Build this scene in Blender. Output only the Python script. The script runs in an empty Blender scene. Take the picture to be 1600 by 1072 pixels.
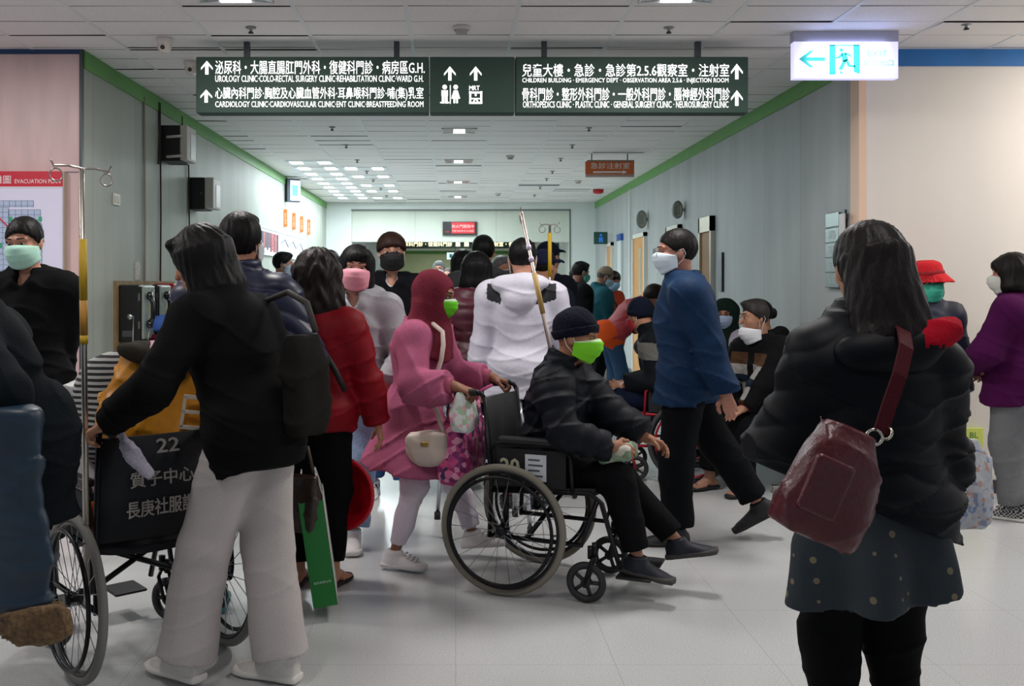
import bpy, bmesh, math, random
import numpy as np
from mathutils import Vector, Matrix

# ---------------------------------------------------------------- camera, world, exposure, big lights
SC = bpy.context.scene
COL = SC.collection
EYE = 1.43                      # camera height
FPX = 1500.0                    # focal length in pixels of the 1600 px wide frame
CX, CY = 712.0, 443.0           # principal point (vanishing point of the corridor)
cam_d = bpy.data.cameras.new('camera')
cam = bpy.data.objects.new('camera', cam_d)
COL.objects.link(cam)
cam.location = (0, 0, EYE)
cam.rotation_euler = (math.pi / 2, 0, 0)
cam_d.sensor_width = 36.0
cam_d.lens = 36.0 * FPX / 1600.0
cam_d.shift_x = (800 - CX) / 1600.0
cam_d.shift_y = -(536 - CY) / 1600.0
cam_d.clip_start = 0.05
SC.camera = cam
SC.view_settings.view_transform = 'Standard'
SC.view_settings.look = 'None'
SC.view_settings.gamma = 1.0
SC.view_settings.use_curve_mapping = False
SC.view_settings.exposure = 0.0
world = bpy.data.worlds.new('world')
SC.world = world
world.use_nodes = True
world.node_tree.nodes['Background'].inputs[0].default_value = (0.80, 0.86, 1.0, 1)
world.node_tree.nodes['Background'].inputs[1].default_value = 0.45
CEIL = 3.03
WL, WR, YF, YE = -2.55, 2.75, 6.55, 18.9      # corridor walls, its mouth and its end

def area_light(name, loc, power, size, size_y=None, col=(1, 1, 1), rot=(0, 0, 0), parent=None):
    d = bpy.data.lights.new(name, 'AREA')
    d.energy = power
    d.color = col
    d.size = size
    if size_y:
        d.shape = 'RECTANGLE'; d.size_y = size_y
    o = bpy.data.objects.new(name, d)
    COL.objects.link(o)
    o.location = loc
    o.rotation_euler = rot
    if parent: o.parent = parent
    return o

HALL_LIGHTS = [(-1.24, 5.12), (1.24, 5.12), (-3.6, 4.6), (4.4, 5.0), (-1.24, 2.3), (1.24, 2.3), (4.4, 2.3), (-3.6, 2.3)]
HALL_POWER = 30.0
WARM, COOL = (1.0, 0.955, 0.92), (0.84, 0.95, 1.0)
MID_LIGHTS = [10.0, 12.5, 15.05, 17.6]
MID_POWER = 36.0
CLUSTER = [(-1.913, y) for y in (12.65, 13.3, 13.95, 14.6, 15.25, 15.9, 16.55, 17.2, 17.85)] + \
          [(-1.263, y) for y in (13.3, 14.28, 15.58, 16.55, 17.85)]
CLUSTER_POWER = 14.0
FAR_LIGHTS = [(0, 22.5), (0, 27.0), (0, 32.0), (0, 36.0)]
FAR_POWER = 30.0

# ---------------------------------------------------------------- small helpers
def lin(h):
    """'#rrggbb' -> linear rgb"""
    h = h.lstrip('#')
    out = []
    for i in (0, 2, 4):
        c = int(h[i:i + 2], 16) / 255
        out.append(c / 12.92 if c <= 0.04045 else ((c + 0.055) / 1.055) ** 2.4)
    return tuple(out)

def at(px, py, Y):
    """the point of the place seen at photo pixel (px, py), Y metres into it"""
    return Vector(((px - CX) / FPX * Y, Y, EYE - (py - CY) / FPX * Y))

_M = {}
def mat(col, rough=0.8, metal=0.0, bump=0.0, scale=60.0, vary=0.0, emit=0.0, coat=0.0, spec=0.5, stretch=None, detail=3):
    key = (col, rough, metal, bump, scale, vary, emit, coat, spec, stretch, detail)
    if key in _M: return _M[key]
    m = bpy.data.materials.new('mat_%02d' % len(_M))
    m.use_nodes = True
    nt = m.node_tree
    b = nt.nodes['Principled BSDF']
    c = lin(col)
    b.inputs['Base Color'].default_value = (*c, 1)
    b.inputs['Roughness'].default_value = rough
    b.inputs['Metallic'].default_value = metal
    b.inputs['Specular IOR Level'].default_value = spec
    if coat: b.inputs['Coat Weight'].default_value = coat
    if emit:
        b.inputs['Emission Color'].default_value = (*c, 1)
        b.inputs['Emission Strength'].default_value = emit
    if bump or vary:
        tc = nt.nodes.new('ShaderNodeTexCoord')
        mp = nt.nodes.new('ShaderNodeMapping')
        nt.links.new(tc.outputs['Object'], mp.inputs[0])
        if stretch: mp.inputs['Scale'].default_value = stretch
        n = nt.nodes.new('ShaderNodeTexNoise')
        n.inputs['Scale'].default_value = scale
        n.inputs['Detail'].default_value = detail
        nt.links.new(mp.outputs[0], n.inputs['Vector'])
        if bump:
            bp = nt.nodes.new('ShaderNodeBump')
            bp.inputs['Strength'].default_value = bump
            bp.inputs['Distance'].default_value = 0.01
            nt.links.new(n.outputs['Fac'], bp.inputs['Height'])
            nt.links.new(bp.outputs[0], b.inputs['Normal'])
        if vary:
            r = nt.nodes.new('ShaderNodeMapRange')
            r.inputs['From Min'].default_value = 0.3; r.inputs['From Max'].default_value = 0.7
            r.inputs['To Min'].default_value = 1 - vary; r.inputs['To Max'].default_value = 1 + vary
            nt.links.new(n.outputs['Fac'], r.inputs['Value'])
            mx = nt.nodes.new('ShaderNodeMix'); mx.data_type = 'RGBA'; mx.blend_type = 'MULTIPLY'
            mx.inputs[0].default_value = 1.0
            mx.inputs[6].default_value = (*c, 1)
            nt.links.new(r.outputs[0], mx.inputs[7])
            nt.links.new(mx.outputs[2], b.inputs['Base Color'])
    _M[key] = m
    return m

def cloth(col, bump=0.25, scale=140, vary=0.12, rough=0.88):
    return mat(col, rough=rough, bump=bump, scale=scale, vary=vary, spec=0.12)

def metal(col='#b9bcc0', rough=0.3):
    return mat(col, rough=rough, metal=1.0)

class MB:
    """collects shapes, then builds them as one mesh object"""
    def __init__(s): s.v = []; s.f = []; s.mi = []
    def add(s, vs, fs, mi=0):
        n = len(s.v)
        s.v += [tuple(float(c) for c in v) for v in vs]
        s.f += [tuple(i + n for i in f) for f in fs]
        s.mi += [mi] * len(fs)
        return s
    def box(s, lo, hi, mi=0, M=None):
        vs = [Vector((x, y, z)) for x in (lo[0], hi[0]) for y in (lo[1], hi[1]) for z in (lo[2], hi[2])]
        if M: vs = [M @ v for v in vs]
        return s.add(vs, [(0, 1, 3, 2), (4, 6, 7, 5), (0, 4, 5, 1), (2, 3, 7, 6), (0, 2, 6, 4), (1, 5, 7, 3)], mi)
    def tube(s, pts, r, n=8, mi=0, closed=False, caps=True):
        pts = [Vector(p) for p in pts]
        rs = r if isinstance(r, (list, tuple)) else [r] * len(pts)
        N = len(pts); vs = []; fs = []; prev = None
        for i, p in enumerate(pts):
            a = pts[i - 1] if (i > 0 or closed) else p
            b = pts[(i + 1) % N] if (i < N - 1 or closed) else p
            t = (b - a).normalized()
            if prev is None:
                prev = t.orthogonal().normalized()
            u = (prev - t * prev.dot(t))
            u = u.normalized() if u.length > 1e-6 else t.orthogonal().normalized()
            prev = u; w = t.cross(u)
            for k in range(n):
                an = 2 * math.pi * k / n
                vs.append(p + (u * math.cos(an) + w * math.sin(an)) * rs[i])
        for i in range(N if closed else N - 1):
            for k in range(n):
                a = i * n + k; b = i * n + (k + 1) % n
                c = ((i + 1) % N) * n + (k + 1) % n; d = ((i + 1) % N) * n + k
                fs.append((a, b, c, d))
        if caps and not closed:
            fs.append(tuple(range(n - 1, -1, -1))); fs.append(tuple((N - 1) * n + k for k in range(n)))
        return s.add(vs, fs, mi)
    def ring(s, c, axis, R, r, n=40, m=8, mi=0):
        c = Vector(c); ax = Vector(axis).normalized(); u = ax.orthogonal().normalized(); w = ax.cross(u)
        return s.tube([c + (u * math.cos(2 * math.pi * i / n) + w * math.sin(2 * math.pi * i / n)) * R for i in range(n)], r, m, mi, closed=True)
    def lathe(s, c, axis, prof, n=24, mi=0):
        """prof: list of (radius, height along axis)"""
        c = Vector(c); ax = Vector(axis).normalized(); u = ax.orthogonal().normalized(); w = ax.cross(u)
        vs = []; fs = []
        for (r, h) in prof:
            for k in range(n):
                a = 2 * math.pi * k / n
                vs.append(c + ax * h + (u * math.cos(a) + w * math.sin(a)) * max(r, 1e-4))
        for i in range(len(prof) - 1):
            for k in range(n):
                fs.append((i * n + k, i * n + (k + 1) % n, (i + 1) * n + (k + 1) % n, (i + 1) * n + k))
        return s.add(vs, fs, mi)
    def poly(s, pts, depth, M, mi=0):
        """flat polygon (x, z) thickened along local y, placed by M"""
        n = len(pts)
        vs = [M @ Vector((x, 0, z)) for x, z in pts] + [M @ Vector((x, depth, z)) for x, z in pts]
        fs = [tuple(range(n)), tuple(range(2 * n - 1, n - 1, -1))] + [(i, i + n, (i + 1) % n + n, (i + 1) % n) for i in range(n)]
        return s.add(vs, fs, mi)
    def build(s, name, m, parent=None, smooth=False, bevel=0.0, fix=True):
        me = bpy.data.meshes.new(name)
        me.from_pydata(s.v, [], s.f)
        ms = m if isinstance(m, (list, tuple)) else [m]
        for x in ms: me.materials.append(x)
        if len(ms) > 1:
            me.polygons.foreach_set('material_index', s.mi)
        if fix:
            bm = bmesh.new(); bm.from_mesh(me)
            bmesh.ops.recalc_face_normals(bm, faces=bm.faces)
            bm.to_mesh(me); bm.free()
        if smooth: me.shade_smooth()
        o = bpy.data.objects.new(name, me)
        COL.objects.link(o)
        if parent: o.parent = parent
        if bevel:
            b = o.modifiers.new('bevel', 'BEVEL'); b.width = bevel; b.segments = 2; b.limit_method = 'ANGLE'
        return o

def tag(o, label=None, cat=None, group=None, kind=None):
    if label: o['label'] = label
    if cat: o['category'] = cat
    if group: o['group'] = group
    if kind: o['kind'] = kind
    return o

def thing(name, label, cat, loc=(0, 0, 0), rz=0.0, group=None):
    o = bpy.data.objects.new(name, None)
    COL.objects.link(o)
    o.empty_display_size = 0.1
    o.location = loc
    o.rotation_euler = (0, 0, math.radians(rz))
    return tag(o, label, cat, group)

def box(name, lo, hi, m, parent=None, bevel=0.0):
    return MB().box(lo, hi).build(name, m, parent, bevel=bevel)

def struct(name, lo, hi, m):
    return tag(box(name, lo, hi, m), kind='structure')

def copy_tree(o, parent=None):
    c = o.copy(); COL.objects.link(c)
    if parent: c.parent = parent
    for ch in list(o.children): copy_tree(ch, c)
    return c

def text(body, m, parent, loc, width=None, height=None, rot=(math.pi / 2, 0, 0), align='LEFT', bold=0.0, depth=0.001, name='lettering', squash=True):
    """lettering turned into a mesh; (width, height) fit its outline; faces local -y by default"""
    cu = bpy.data.curves.new('lettering', 'FONT')
    cu.body = body; cu.size = 1.0; cu.offset = 0.0; cu.extrude = 0.0; cu.resolution_u = 2
    to = bpy.data.objects.new('lettering', cu)
    COL.objects.link(to)
    dg = bpy.context.evaluated_depsgraph_get()
    me = bpy.data.meshes.new_from_object(to.evaluated_get(dg))
    bpy.data.objects.remove(to)
    n = len(me.vertices)
    co = np.empty(n * 3); me.vertices.foreach_get('co', co); co = co.reshape(-1, 3)
    lo, hi = co.min(0), co.max(0)
    sy = (height / (hi[1] - lo[1])) if height else None
    sx = (width / (hi[0] - lo[0])) if width else sy
    if sy is None: sy = sx
    co[:, 0] = (co[:, 0] - lo[0]) * sx
    co[:, 1] = (co[:, 1] - lo[1]) * sy
    W = (hi[0] - lo[0]) * sx
    n0 = n
    if align == 'CENTER': co[:, 0] -= W / 2
    if align == 'RIGHT': co[:, 0] -= W
    if bold:                                                # heavier strokes: the outline laid down five times, a hair apart
        fs = [tuple(p.vertices) for p in me.polygons]
        b = bold * sy; bx = bold * sx
        vs, ff = [], []
        for j, (dx, dy) in enumerate(((0, 0), (bx, 0), (-bx, 0), (0, b * 0.7), (0, -b * 0.7))):
            vs.append(co + np.array([dx, dy, 0.00004 * j])); ff += [tuple(i + n * j for i in f) for f in fs]
        me = bpy.data.meshes.new('lettering')
        me.from_pydata([tuple(map(float, v)) for v in np.concatenate(vs)], [], ff)
    else:
        me.vertices.foreach_set('co', co.ravel())
    me.materials.clear(); me.materials.append(m)
    me.update()
    o = bpy.data.objects.new(name, me)
    COL.objects.link(o)
    o.location = loc; o.rotation_euler = rot
    if parent: o.parent = parent
    return o
# ---------------------------------------------------------------- soft bodies: smooth unions of limbs, meshed as one surface
def V(*a): return np.array(a, float)
def nrm(v):
    v = np.asarray(v, float); l = np.linalg.norm(v)
    return v / l if l > 1e-9 else v
def rotm(yaw=0, pitch=0, roll=0):
    """columns right, forward, up; pitch > 0 looks up, yaw > 0 turns left, roll > 0 tips to the right (degrees)"""
    y, p, r = (math.radians(a) for a in (yaw, pitch, roll))
    Rz = np.array([[math.cos(y), -math.sin(y), 0], [math.sin(y), math.cos(y), 0], [0, 0, 1]])
    Rx = np.array([[1, 0, 0], [0, math.cos(p), -math.sin(p)], [0, math.sin(p), math.cos(p)]])
    Ry = np.array([[math.cos(r), 0, math.sin(r)], [0, 1, 0], [-math.sin(r), 0, math.cos(r)]])
    return Rz @ Rx @ Ry

class Soft:
    def __init__(s): s.ops = []
    def cap(s, a, b, ra, rb, k=0.02, flat_a=False, flat_b=False, quilt=None, sub=False):
        """tapered limb from a to b; quilt = (spacing, depth) puffs it into rings"""
        a, b = np.asarray(a, float), np.asarray(b, float)
        R = max(ra, rb) + (quilt[1] if quilt else 0)
        s.ops.append(('cap', np.minimum(a, b) - R, np.maximum(a, b) + R, k, sub, (a, b, ra, rb, flat_a, flat_b, quilt)))
        return s
    def ell(s, c, r, R=None, k=0.02, sub=False):
        c, r = np.asarray(c, float), np.asarray(r, float)
        m = max(r) if R is not None else r
        s.ops.append(('ell', c - m, c + m, k, sub, (c, r, R)))
        return s
    def loft(s, a, b, side, ts, rx, ry, oy=None, k=0.03, quilt=None, flat=(True, True), pw=2.0, sub=False, flare=None):
        """stack of ovals along a->b (side = local x); oy shifts them along local y; flare = (waves, depth) folds the lower rim"""
        a, b = np.asarray(a, float), np.asarray(b, float)
        L = np.linalg.norm(b - a); ax = (b - a) / L
        p0, p1 = a + ax * L * min(ts), a + ax * L * max(ts)
        off = max(abs(o) for o in oy) if oy is not None else 0
        R = max(max(rx), max(ry)) + off + (quilt[1] if quilt else 0) + (flare[1] if flare else 0)
        s.ops.append(('loft', np.minimum(p0, p1) - R, np.maximum(p0, p1) + R, k, sub, (a, ax, L, nrm(side), np.array(ts), np.array(rx), np.array(ry), np.array(oy if oy is not None else [0] * len(ts)), quilt, flat, pw, flare)))
        return s
    def bx(s, c, r, R=None, k=0.01, rnd=0.01, sub=False):
        c, r = np.asarray(c, float), np.asarray(r, float)
        m = np.linalg.norm(r) if R is not None else r
        s.ops.append(('bx', c - m - rnd, c + m + rnd, k, sub, (c, r, R, rnd)))
        return s
    def cut(s, p, n):
        """removes everything on the side n points to"""
        s.ops.append(('cut', None, None, 0, True, (np.asarray(p, float), nrm(n))))
        return s
    def disp(s, fn):
        s.ops.append(('disp', None, None, 0, False, (fn,)))
        return s
    def wrinkle(s, amp, freq=14, seed=0, axis=None):
        r = np.random.RandomState(seed)
        K = [nrm(r.normal(size=3) * (V(0.55, 0.55, 1.0) if axis is None else axis)) * freq * f for f in (0.6, 1.0, 1.7)]
        W = [r.normal(size=3) * freq * 0.35 for _ in K]
        ph = r.uniform(0, 6.28, 6)
        def fn(X, Y, Z):
            d = 0
            for i, (q, w) in enumerate(zip(K, W)):
                warp = 1.6 * np.sin(X * w[0] + Y * w[1] + Z * w[2] + ph[i])
                w2 = np.sin(X * q[0] + Y * q[1] + Z * q[2] + warp + ph[i + 3])
                d = d + w2 / (1 + i * 0.6)
                if i < 2: d = d + 1.1 * (1 - np.abs(np.sin(0.8 * (X * q[1] - Y * q[0] + Z * q[2] * 1.3) + 1.5 * warp + ph[i]))) ** 4
            return -amp * d
        return s.disp(fn)
    def mesh(s, h):
        los = np.array([o[1] for o in s.ops if o[1] is not None and not o[4]]); his = np.array([o[2] for o in s.ops if o[2] is not None and not o[4]])
        lo = los.min(0) - 3 * h; hi = his.max(0) + 3 * h
        n = np.ceil((hi - lo) / h).astype(int) + 1
        ax = [lo[i] + h * np.arange(n[i]) for i in range(3)]
        D = np.full(tuple(n), 0.5)
        for kind, bl, bh, k, sub, par in s.ops:
            if bl is None:
                sl = (slice(None),) * 3
            else:
                m = max(k, 0) + 2.5 * h
                i0 = np.maximum(np.floor((bl - m - lo) / h).astype(int), 0); i1 = np.minimum(np.ceil((bh + m - lo) / h).astype(int) + 1, n)
                if (i1 <= i0).any(): continue
                sl = tuple(slice(i0[i], i1[i]) for i in range(3))
            X = ax[0][sl[0]][:, None, None]; Y = ax[1][sl[1]][None, :, None]; Z = ax[2][sl[2]][None, None, :]
            if kind == 'disp':
                D += par[0](X, Y, Z); continue
            if kind == 'cut':
                p, q = par
                D = np.maximum(D, (X - p[0]) * q[0] + (Y - p[1]) * q[1] + (Z - p[2]) * q[2]); continue
            if kind == 'cap':
                a, b, ra, rb, fa, fb, quilt = par
                L = np.linalg.norm(b - a) + 1e-9; u = (b - a) / L
                q = (X - a[0]) * u[0] + (Y - a[1]) * u[1] + (Z - a[2]) * u[2]
                t = np.clip(q, 0, L)
                dx = X - a[0] - u[0] * t; dy = Y - a[1] - u[1] * t; dz = Z - a[2] - u[2] * t
                rad = ra + (rb - ra) * t / L
                if quilt: rad = rad + quilt[1] * (np.abs(np.sin(math.pi * q / quilt[0])) ** 0.6 - 0.5)
                d = np.sqrt(dx * dx + dy * dy + dz * dz) - rad
                if fa: d = np.maximum(d, -q)
                if fb: d = np.maximum(d, q - L)
            elif kind == 'ell':
                c, r, R = par
                dx, dy, dz = X - c[0], Y - c[1], Z - c[2]
                if R is not None:
                    dx, dy, dz = (R[0][i] * dx + R[1][i] * dy + R[2][i] * dz for i in range(3))
                k0 = np.sqrt((dx / r[0]) ** 2 + (dy / r[1]) ** 2 + (dz / r[2]) ** 2)
                k1 = np.sqrt((dx / r[0] ** 2) ** 2 + (dy / r[1] ** 2) ** 2 + (dz / r[2] ** 2) ** 2) + 1e-9
                d = k0 * (k0 - 1) / k1
                d = np.where(k0 < 0.05, -min(r), d)
            elif kind == 'bx':
                c, r, R, rnd = par
                dx, dy, dz = X - c[0], Y - c[1], Z - c[2]
                if R is not None:
                    dx, dy, dz = (R[0][i] * dx + R[1][i] * dy + R[2][i] * dz for i in range(3))
                qx, qy, qz = np.abs(dx) - r[0] + rnd, np.abs(dy) - r[1] + rnd, np.abs(dz) - r[2] + rnd
                d = np.sqrt(np.maximum(qx, 0) ** 2 + np.maximum(qy, 0) ** 2 + np.maximum(qz, 0) ** 2) + np.minimum(np.maximum(qx, np.maximum(qy, qz)), 0) - rnd
            else:
                a, u, L, sd, ts, rx, ry, oy, quilt, flat, pw, flare = par
                sd = nrm(sd - u * sd.dot(u)); fw = np.cross(u, sd)
                q = (X - a[0]) * u[0] + (Y - a[1]) * u[1] + (Z - a[2]) * u[2]
                t = np.clip(q / L, ts[0], ts[-1])
                lx = (X - a[0]) * sd[0] + (Y - a[1]) * sd[1] + (Z - a[2]) * sd[2]
                ly = (X - a[0]) * fw[0] + (Y - a[1]) * fw[1] + (Z - a[2]) * fw[2]
                tt = np.linspace(ts[0], ts[-1], 60)
                def sm(v):
                    w = np.interp(tt, ts, v); e = np.pad(w, 3, mode='edge')
                    return np.interp(t, tt, np.convolve(e, np.ones(7) / 7, 'valid'))
                Rx, Ry = sm(rx), sm(ry); ly = ly - sm(oy)
                if quilt:
                    z = quilt[1] * (np.abs(np.sin(math.pi * q / quilt[0])) ** 0.6 - 0.5)
                    Rx = Rx + z; Ry = Ry + z
                if flare:
                    w = np.clip((ts[-1] - t) / (ts[-1] - ts[0]), 0, 1) if flare[1] > 0 else 0
                    z = flare[1] * w * np.sin(np.arctan2(ly, lx) * flare[0] + 0.7)
                    Rx = Rx + z; Ry = Ry + z
                if pw == 2.0:
                    g = np.sqrt((lx / Rx) ** 2 + (ly / Ry) ** 2)
                else:
                    g = (np.abs(lx / Rx) ** pw + np.abs(ly / Ry) ** pw) ** (1 / pw)
                d = (g - 1) * np.minimum(Rx, Ry)
                e0, e1 = ts[0] * L - q, q - ts[-1] * L
                if not flat[0]: d = np.where(e0 > 0, np.sqrt(np.maximum(d, 0) ** 2 + e0 ** 2), d)
                else: d = np.maximum(d, e0)
                d = np.maximum(d, e1) if flat[1] else np.where(e1 > 0, np.sqrt(np.maximum(d, 0) ** 2 + e1 ** 2), d)
            A = D[sl]
            if sub:
                if k > 0:
                    g = np.clip(0.5 - 0.5 * (d + A) / k, 0, 1)
                    D[sl] = A + (-d - A) * g + k * g * (1 - g)
                else: D[sl] = np.maximum(A, -d)
            elif k > 0:
                g = np.clip(0.5 + 0.5 * (A - d) / k, 0, 1)
                D[sl] = A + (d - A) * g - k * g * (1 - g)
            else: D[sl] = np.minimum(A, d)
        D[0], D[-1] = 1, 1; D[:, 0], D[:, -1] = 1, 1; D[:, :, 0], D[:, :, -1] = 1, 1
        return surface(D, lo, h)

def surface(D, lo, h):
    S = D < 0
    c = np.zeros(tuple(x - 1 for x in D.shape), np.int8)
    C8 = [(i, j, k) for i in (0, 1) for j in (0, 1) for k in (0, 1)]
    sh = c.shape
    for i, j, k in C8: c += S[i:i + sh[0], j:j + sh[1], k:k + sh[2]]
    I = np.argwhere((c > 0) & (c < 8))
    if not len(I): return np.zeros((0, 3)), np.zeros((0, 4), int)
    idx = np.full(sh, -1, np.int64); idx[I[:, 0], I[:, 1], I[:, 2]] = np.arange(len(I))
    val = {q: D[I[:, 0] + q[0], I[:, 1] + q[1], I[:, 2] + q[2]] for q in C8}
    pos = np.zeros((len(I), 3)); cnt = np.zeros(len(I))
    for q in C8:
        for x in range(3):
            if q[x]: continue
            e = tuple(1 if y == x else q[y] for y in range(3))
            a, b = val[q], val[e]; m = (a < 0) != (b < 0)
            t = np.where(m, a / np.where(m, a - b, 1), 0)
            P = np.tile(np.array(q, float), (len(I), 1)); P[:, x] = t
            pos[m] += P[m]; cnt[m] += 1
    verts = lo + h * (I + pos / cnt[:, None])
    F = []
    for x in range(3):
        y, z = (x + 1) % 3, (x + 2) % 3
        a = [slice(None)] * 3; b = [slice(None)] * 3
        a[x] = slice(0, -1); b[x] = slice(1, None)
        sa, sb = S[tuple(a)], S[tuple(b)]
        E = np.argwhere(sa != sb)
        E = E[(E[:, y] > 0) & (E[:, z] > 0) & (E[:, y] < D.shape[y] - 1) & (E[:, z] < D.shape[z] - 1)]
        ins = sa[E[:, 0], E[:, 1], E[:, 2]]
        q = []
        for dy, dz in ((-1, -1), (0, -1), (0, 0), (-1, 0)):
            g = E.copy(); g[:, y] += dy; g[:, z] += dz
            q.append(idx[g[:, 0], g[:, 1], g[:, 2]])
        q = np.stack(q, 1)
        q[~ins] = q[~ins][:, ::-1]
        F.append(q)
    return verts, np.concatenate(F)

def soft_obj(name, parts, m, parent=None, paint=None):
    """parts: list of (Soft, voxel size); one mesh object. paint(centres) -> material index per face"""
    vs, fs, n = [], [], 0
    for sf, h in parts:
        v, f = sf.mesh(h)
        vs.append(v); fs.append(f + n); n += len(v)
    v = np.concatenate(vs); f = np.concatenate(fs)
    me = bpy.data.meshes.new(name)
    me.vertices.add(len(v)); me.vertices.foreach_set('co', v.ravel())
    me.loops.add(f.size); me.loops.foreach_set('vertex_index', f.ravel().astype(np.int32))
    me.polygons.add(len(f))
    me.polygons.foreach_set('loop_start', np.arange(0, f.size, 4, dtype=np.int32))
    me.polygons.foreach_set('loop_total', np.full(len(f), 4, np.int32))
    ms = m if isinstance(m, (list, tuple)) else [m]
    for x in ms: me.materials.append(x)
    if paint is not None and len(f):
        me.polygons.foreach_set('material_index', np.asarray(paint(v[f].mean(1)), np.int32))
    me.update(calc_edges=True)
    me.shade_smooth()
    o = bpy.data.objects.new(name, me)
    COL.objects.link(o)
    if parent: o.parent = parent
    return o
# ---------------------------------------------------------------- people
SKIN = '#b98468'
def skin_mat(col=SKIN):
    return mat(col, rough=0.5, bump=0.08, scale=90, vary=0.06, spec=0.4)

def two_bone(a, b, l1, l2, hint):
    d = b - a; L = np.linalg.norm(d); u = d / (L + 1e-9)
    L = min(L, (l1 + l2) * 0.998)
    q = (l1 * l1 - l2 * l2 + L * L) / (2 * L); hh = math.sqrt(max(l1 * l1 - q * q, 0))
    hp = nrm(hint - u * np.dot(hint, u))
    return a + u * q + hp * hh, a + u * L

def skeleton(H, lean=0, tip=0, turn=0, pz=None, sw=1.0, head=(0, 0, 0), hr=None, hl=None, er=None, el=None,
             fr=None, fl=None, kr=None, kl=None, tr=None, tl=None, poff=(0, 0), droop=0.0, shd=0.0):
    s = H / 1.7; K = {'s': s}
    P = V(poff[0], poff[1], 0.93 * s if pz is None else pz)
    Rb = rotm(turn, -lean, tip)
    K['P'], K['Rb'] = P, Rb
    K['N'] = P + Rb @ (V(0, -0.015, 0.50) * s)
    Rh = rotm(*head); K['Rh'] = Rh
    K['C'] = K['N'] + (0.5 * (Rb @ V(0, 0.03 + droop, 0.08)) + 0.5 * (Rb @ V(0, 0.02, 0.08)) + Rh @ V(0, 0.015, 0.075)) * (0.6 + 0.4 * s)
    sh = 0.172 * sw
    for sd, q, hw, eh in (('r', 1, hr, er), ('l', -1, hl, el)):
        S = P + Rb @ (V(q * sh, -0.012, 0.418 - shd) * s)
        w = V(*hw) if hw is not None else S + Rb @ (V(q * 0.075, 0.06, 0) * s) + V(0, 0, -0.515 * s)
        hint = V(*eh) if eh is not None else Rb @ V(q * 0.5, -1, -0.2)
        E, W = two_bone(S, w, 0.285 * s, 0.25 * s, hint)
        K['S' + sd], K['E' + sd], K['W' + sd] = S, E, W
    Rp = rotm(turn * 0.5, 0, 0)
    for sd, q, fw, kh, tw in (('r', 1, fr, kr, tr), ('l', -1, fl, kl, tl)):
        Hp = P + Rp @ (V(q * 0.085, 0, -0.03) * s)
        A = V(*fw) if fw is not None else V(q * 0.095 * s, -0.02, 0.085 * s)
        hint = V(*kh) if kh is not None else V(q * 0.08, 1, 0.25)
        Kn, A = two_bone(Hp, A, 0.415 * s, 0.405 * s, hint)
        K['H' + sd], K['K' + sd], K['A' + sd] = Hp, Kn, A
        K['T' + sd] = nrm(V(*tw)) if tw is not None else nrm(V(q * 0.12, 1, 0))
    return K

def head_soft(sf, K, hs=1.0, k=1.0):
    C, R = K['C'], K['Rh']
    p = lambda x, y, z: C + R @ (V(x, y, z) * hs)
    E = lambda c, r, kk, sub=False: sf.ell(p(*c), V(*r) * hs, (R[:, 0], R[:, 1], R[:, 2]), kk, sub)
    E((0, -0.012, 0.028), (0.077, 0.097, 0.092), 0.02)
    E((0, 0.018, -0.035), (0.064, 0.076, 0.082), 0.03)
    E((0, 0.055, -0.095), (0.03, 0.026, 0.022), 0.03)
    for q in (-1, 1):
        E((q * 0.044, 0.062, -0.022), (0.022, 0.022, 0.02), 0.02)
        E((q * 0.031, 0.103, 0.008), (0.016, 0.014, 0.011), 0.012, True)
        E((q * 0.078, -0.008, -0.008), (0.013, 0.02, 0.032), 0.008)
        sf.cap(p(q * 0.014, 0.088, 0.03), p(q * 0.046, 0.076, 0.03), 0.011 * hs, 0.009 * hs, 0.018)
    sf.cap(p(0, 0.09, 0.012), p(0, 0.112, -0.03), 0.007 * hs, 0.013 * hs, 0.014)
    sf.cap(p(-0.018, 0.088, -0.062), p(0.018, 0.088, -0.062), 0.007 * hs, 0.007 * hs, 0.01)
    sf.cap(K['N'] - 0.03 * K['Rb'][:, 2], p(0, -0.022, -0.055), 0.056, 0.054, 0.025)

def hand_soft(sf, w, d, t, curl=0.35, s=1.0, spread=1.0):
    """five-fingered hand: w wrist, d towards the knuckles, t towards the thumb side"""
    d = nrm(d); t = nrm(t - d * np.dot(t, d)); 
    return d, t

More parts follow.
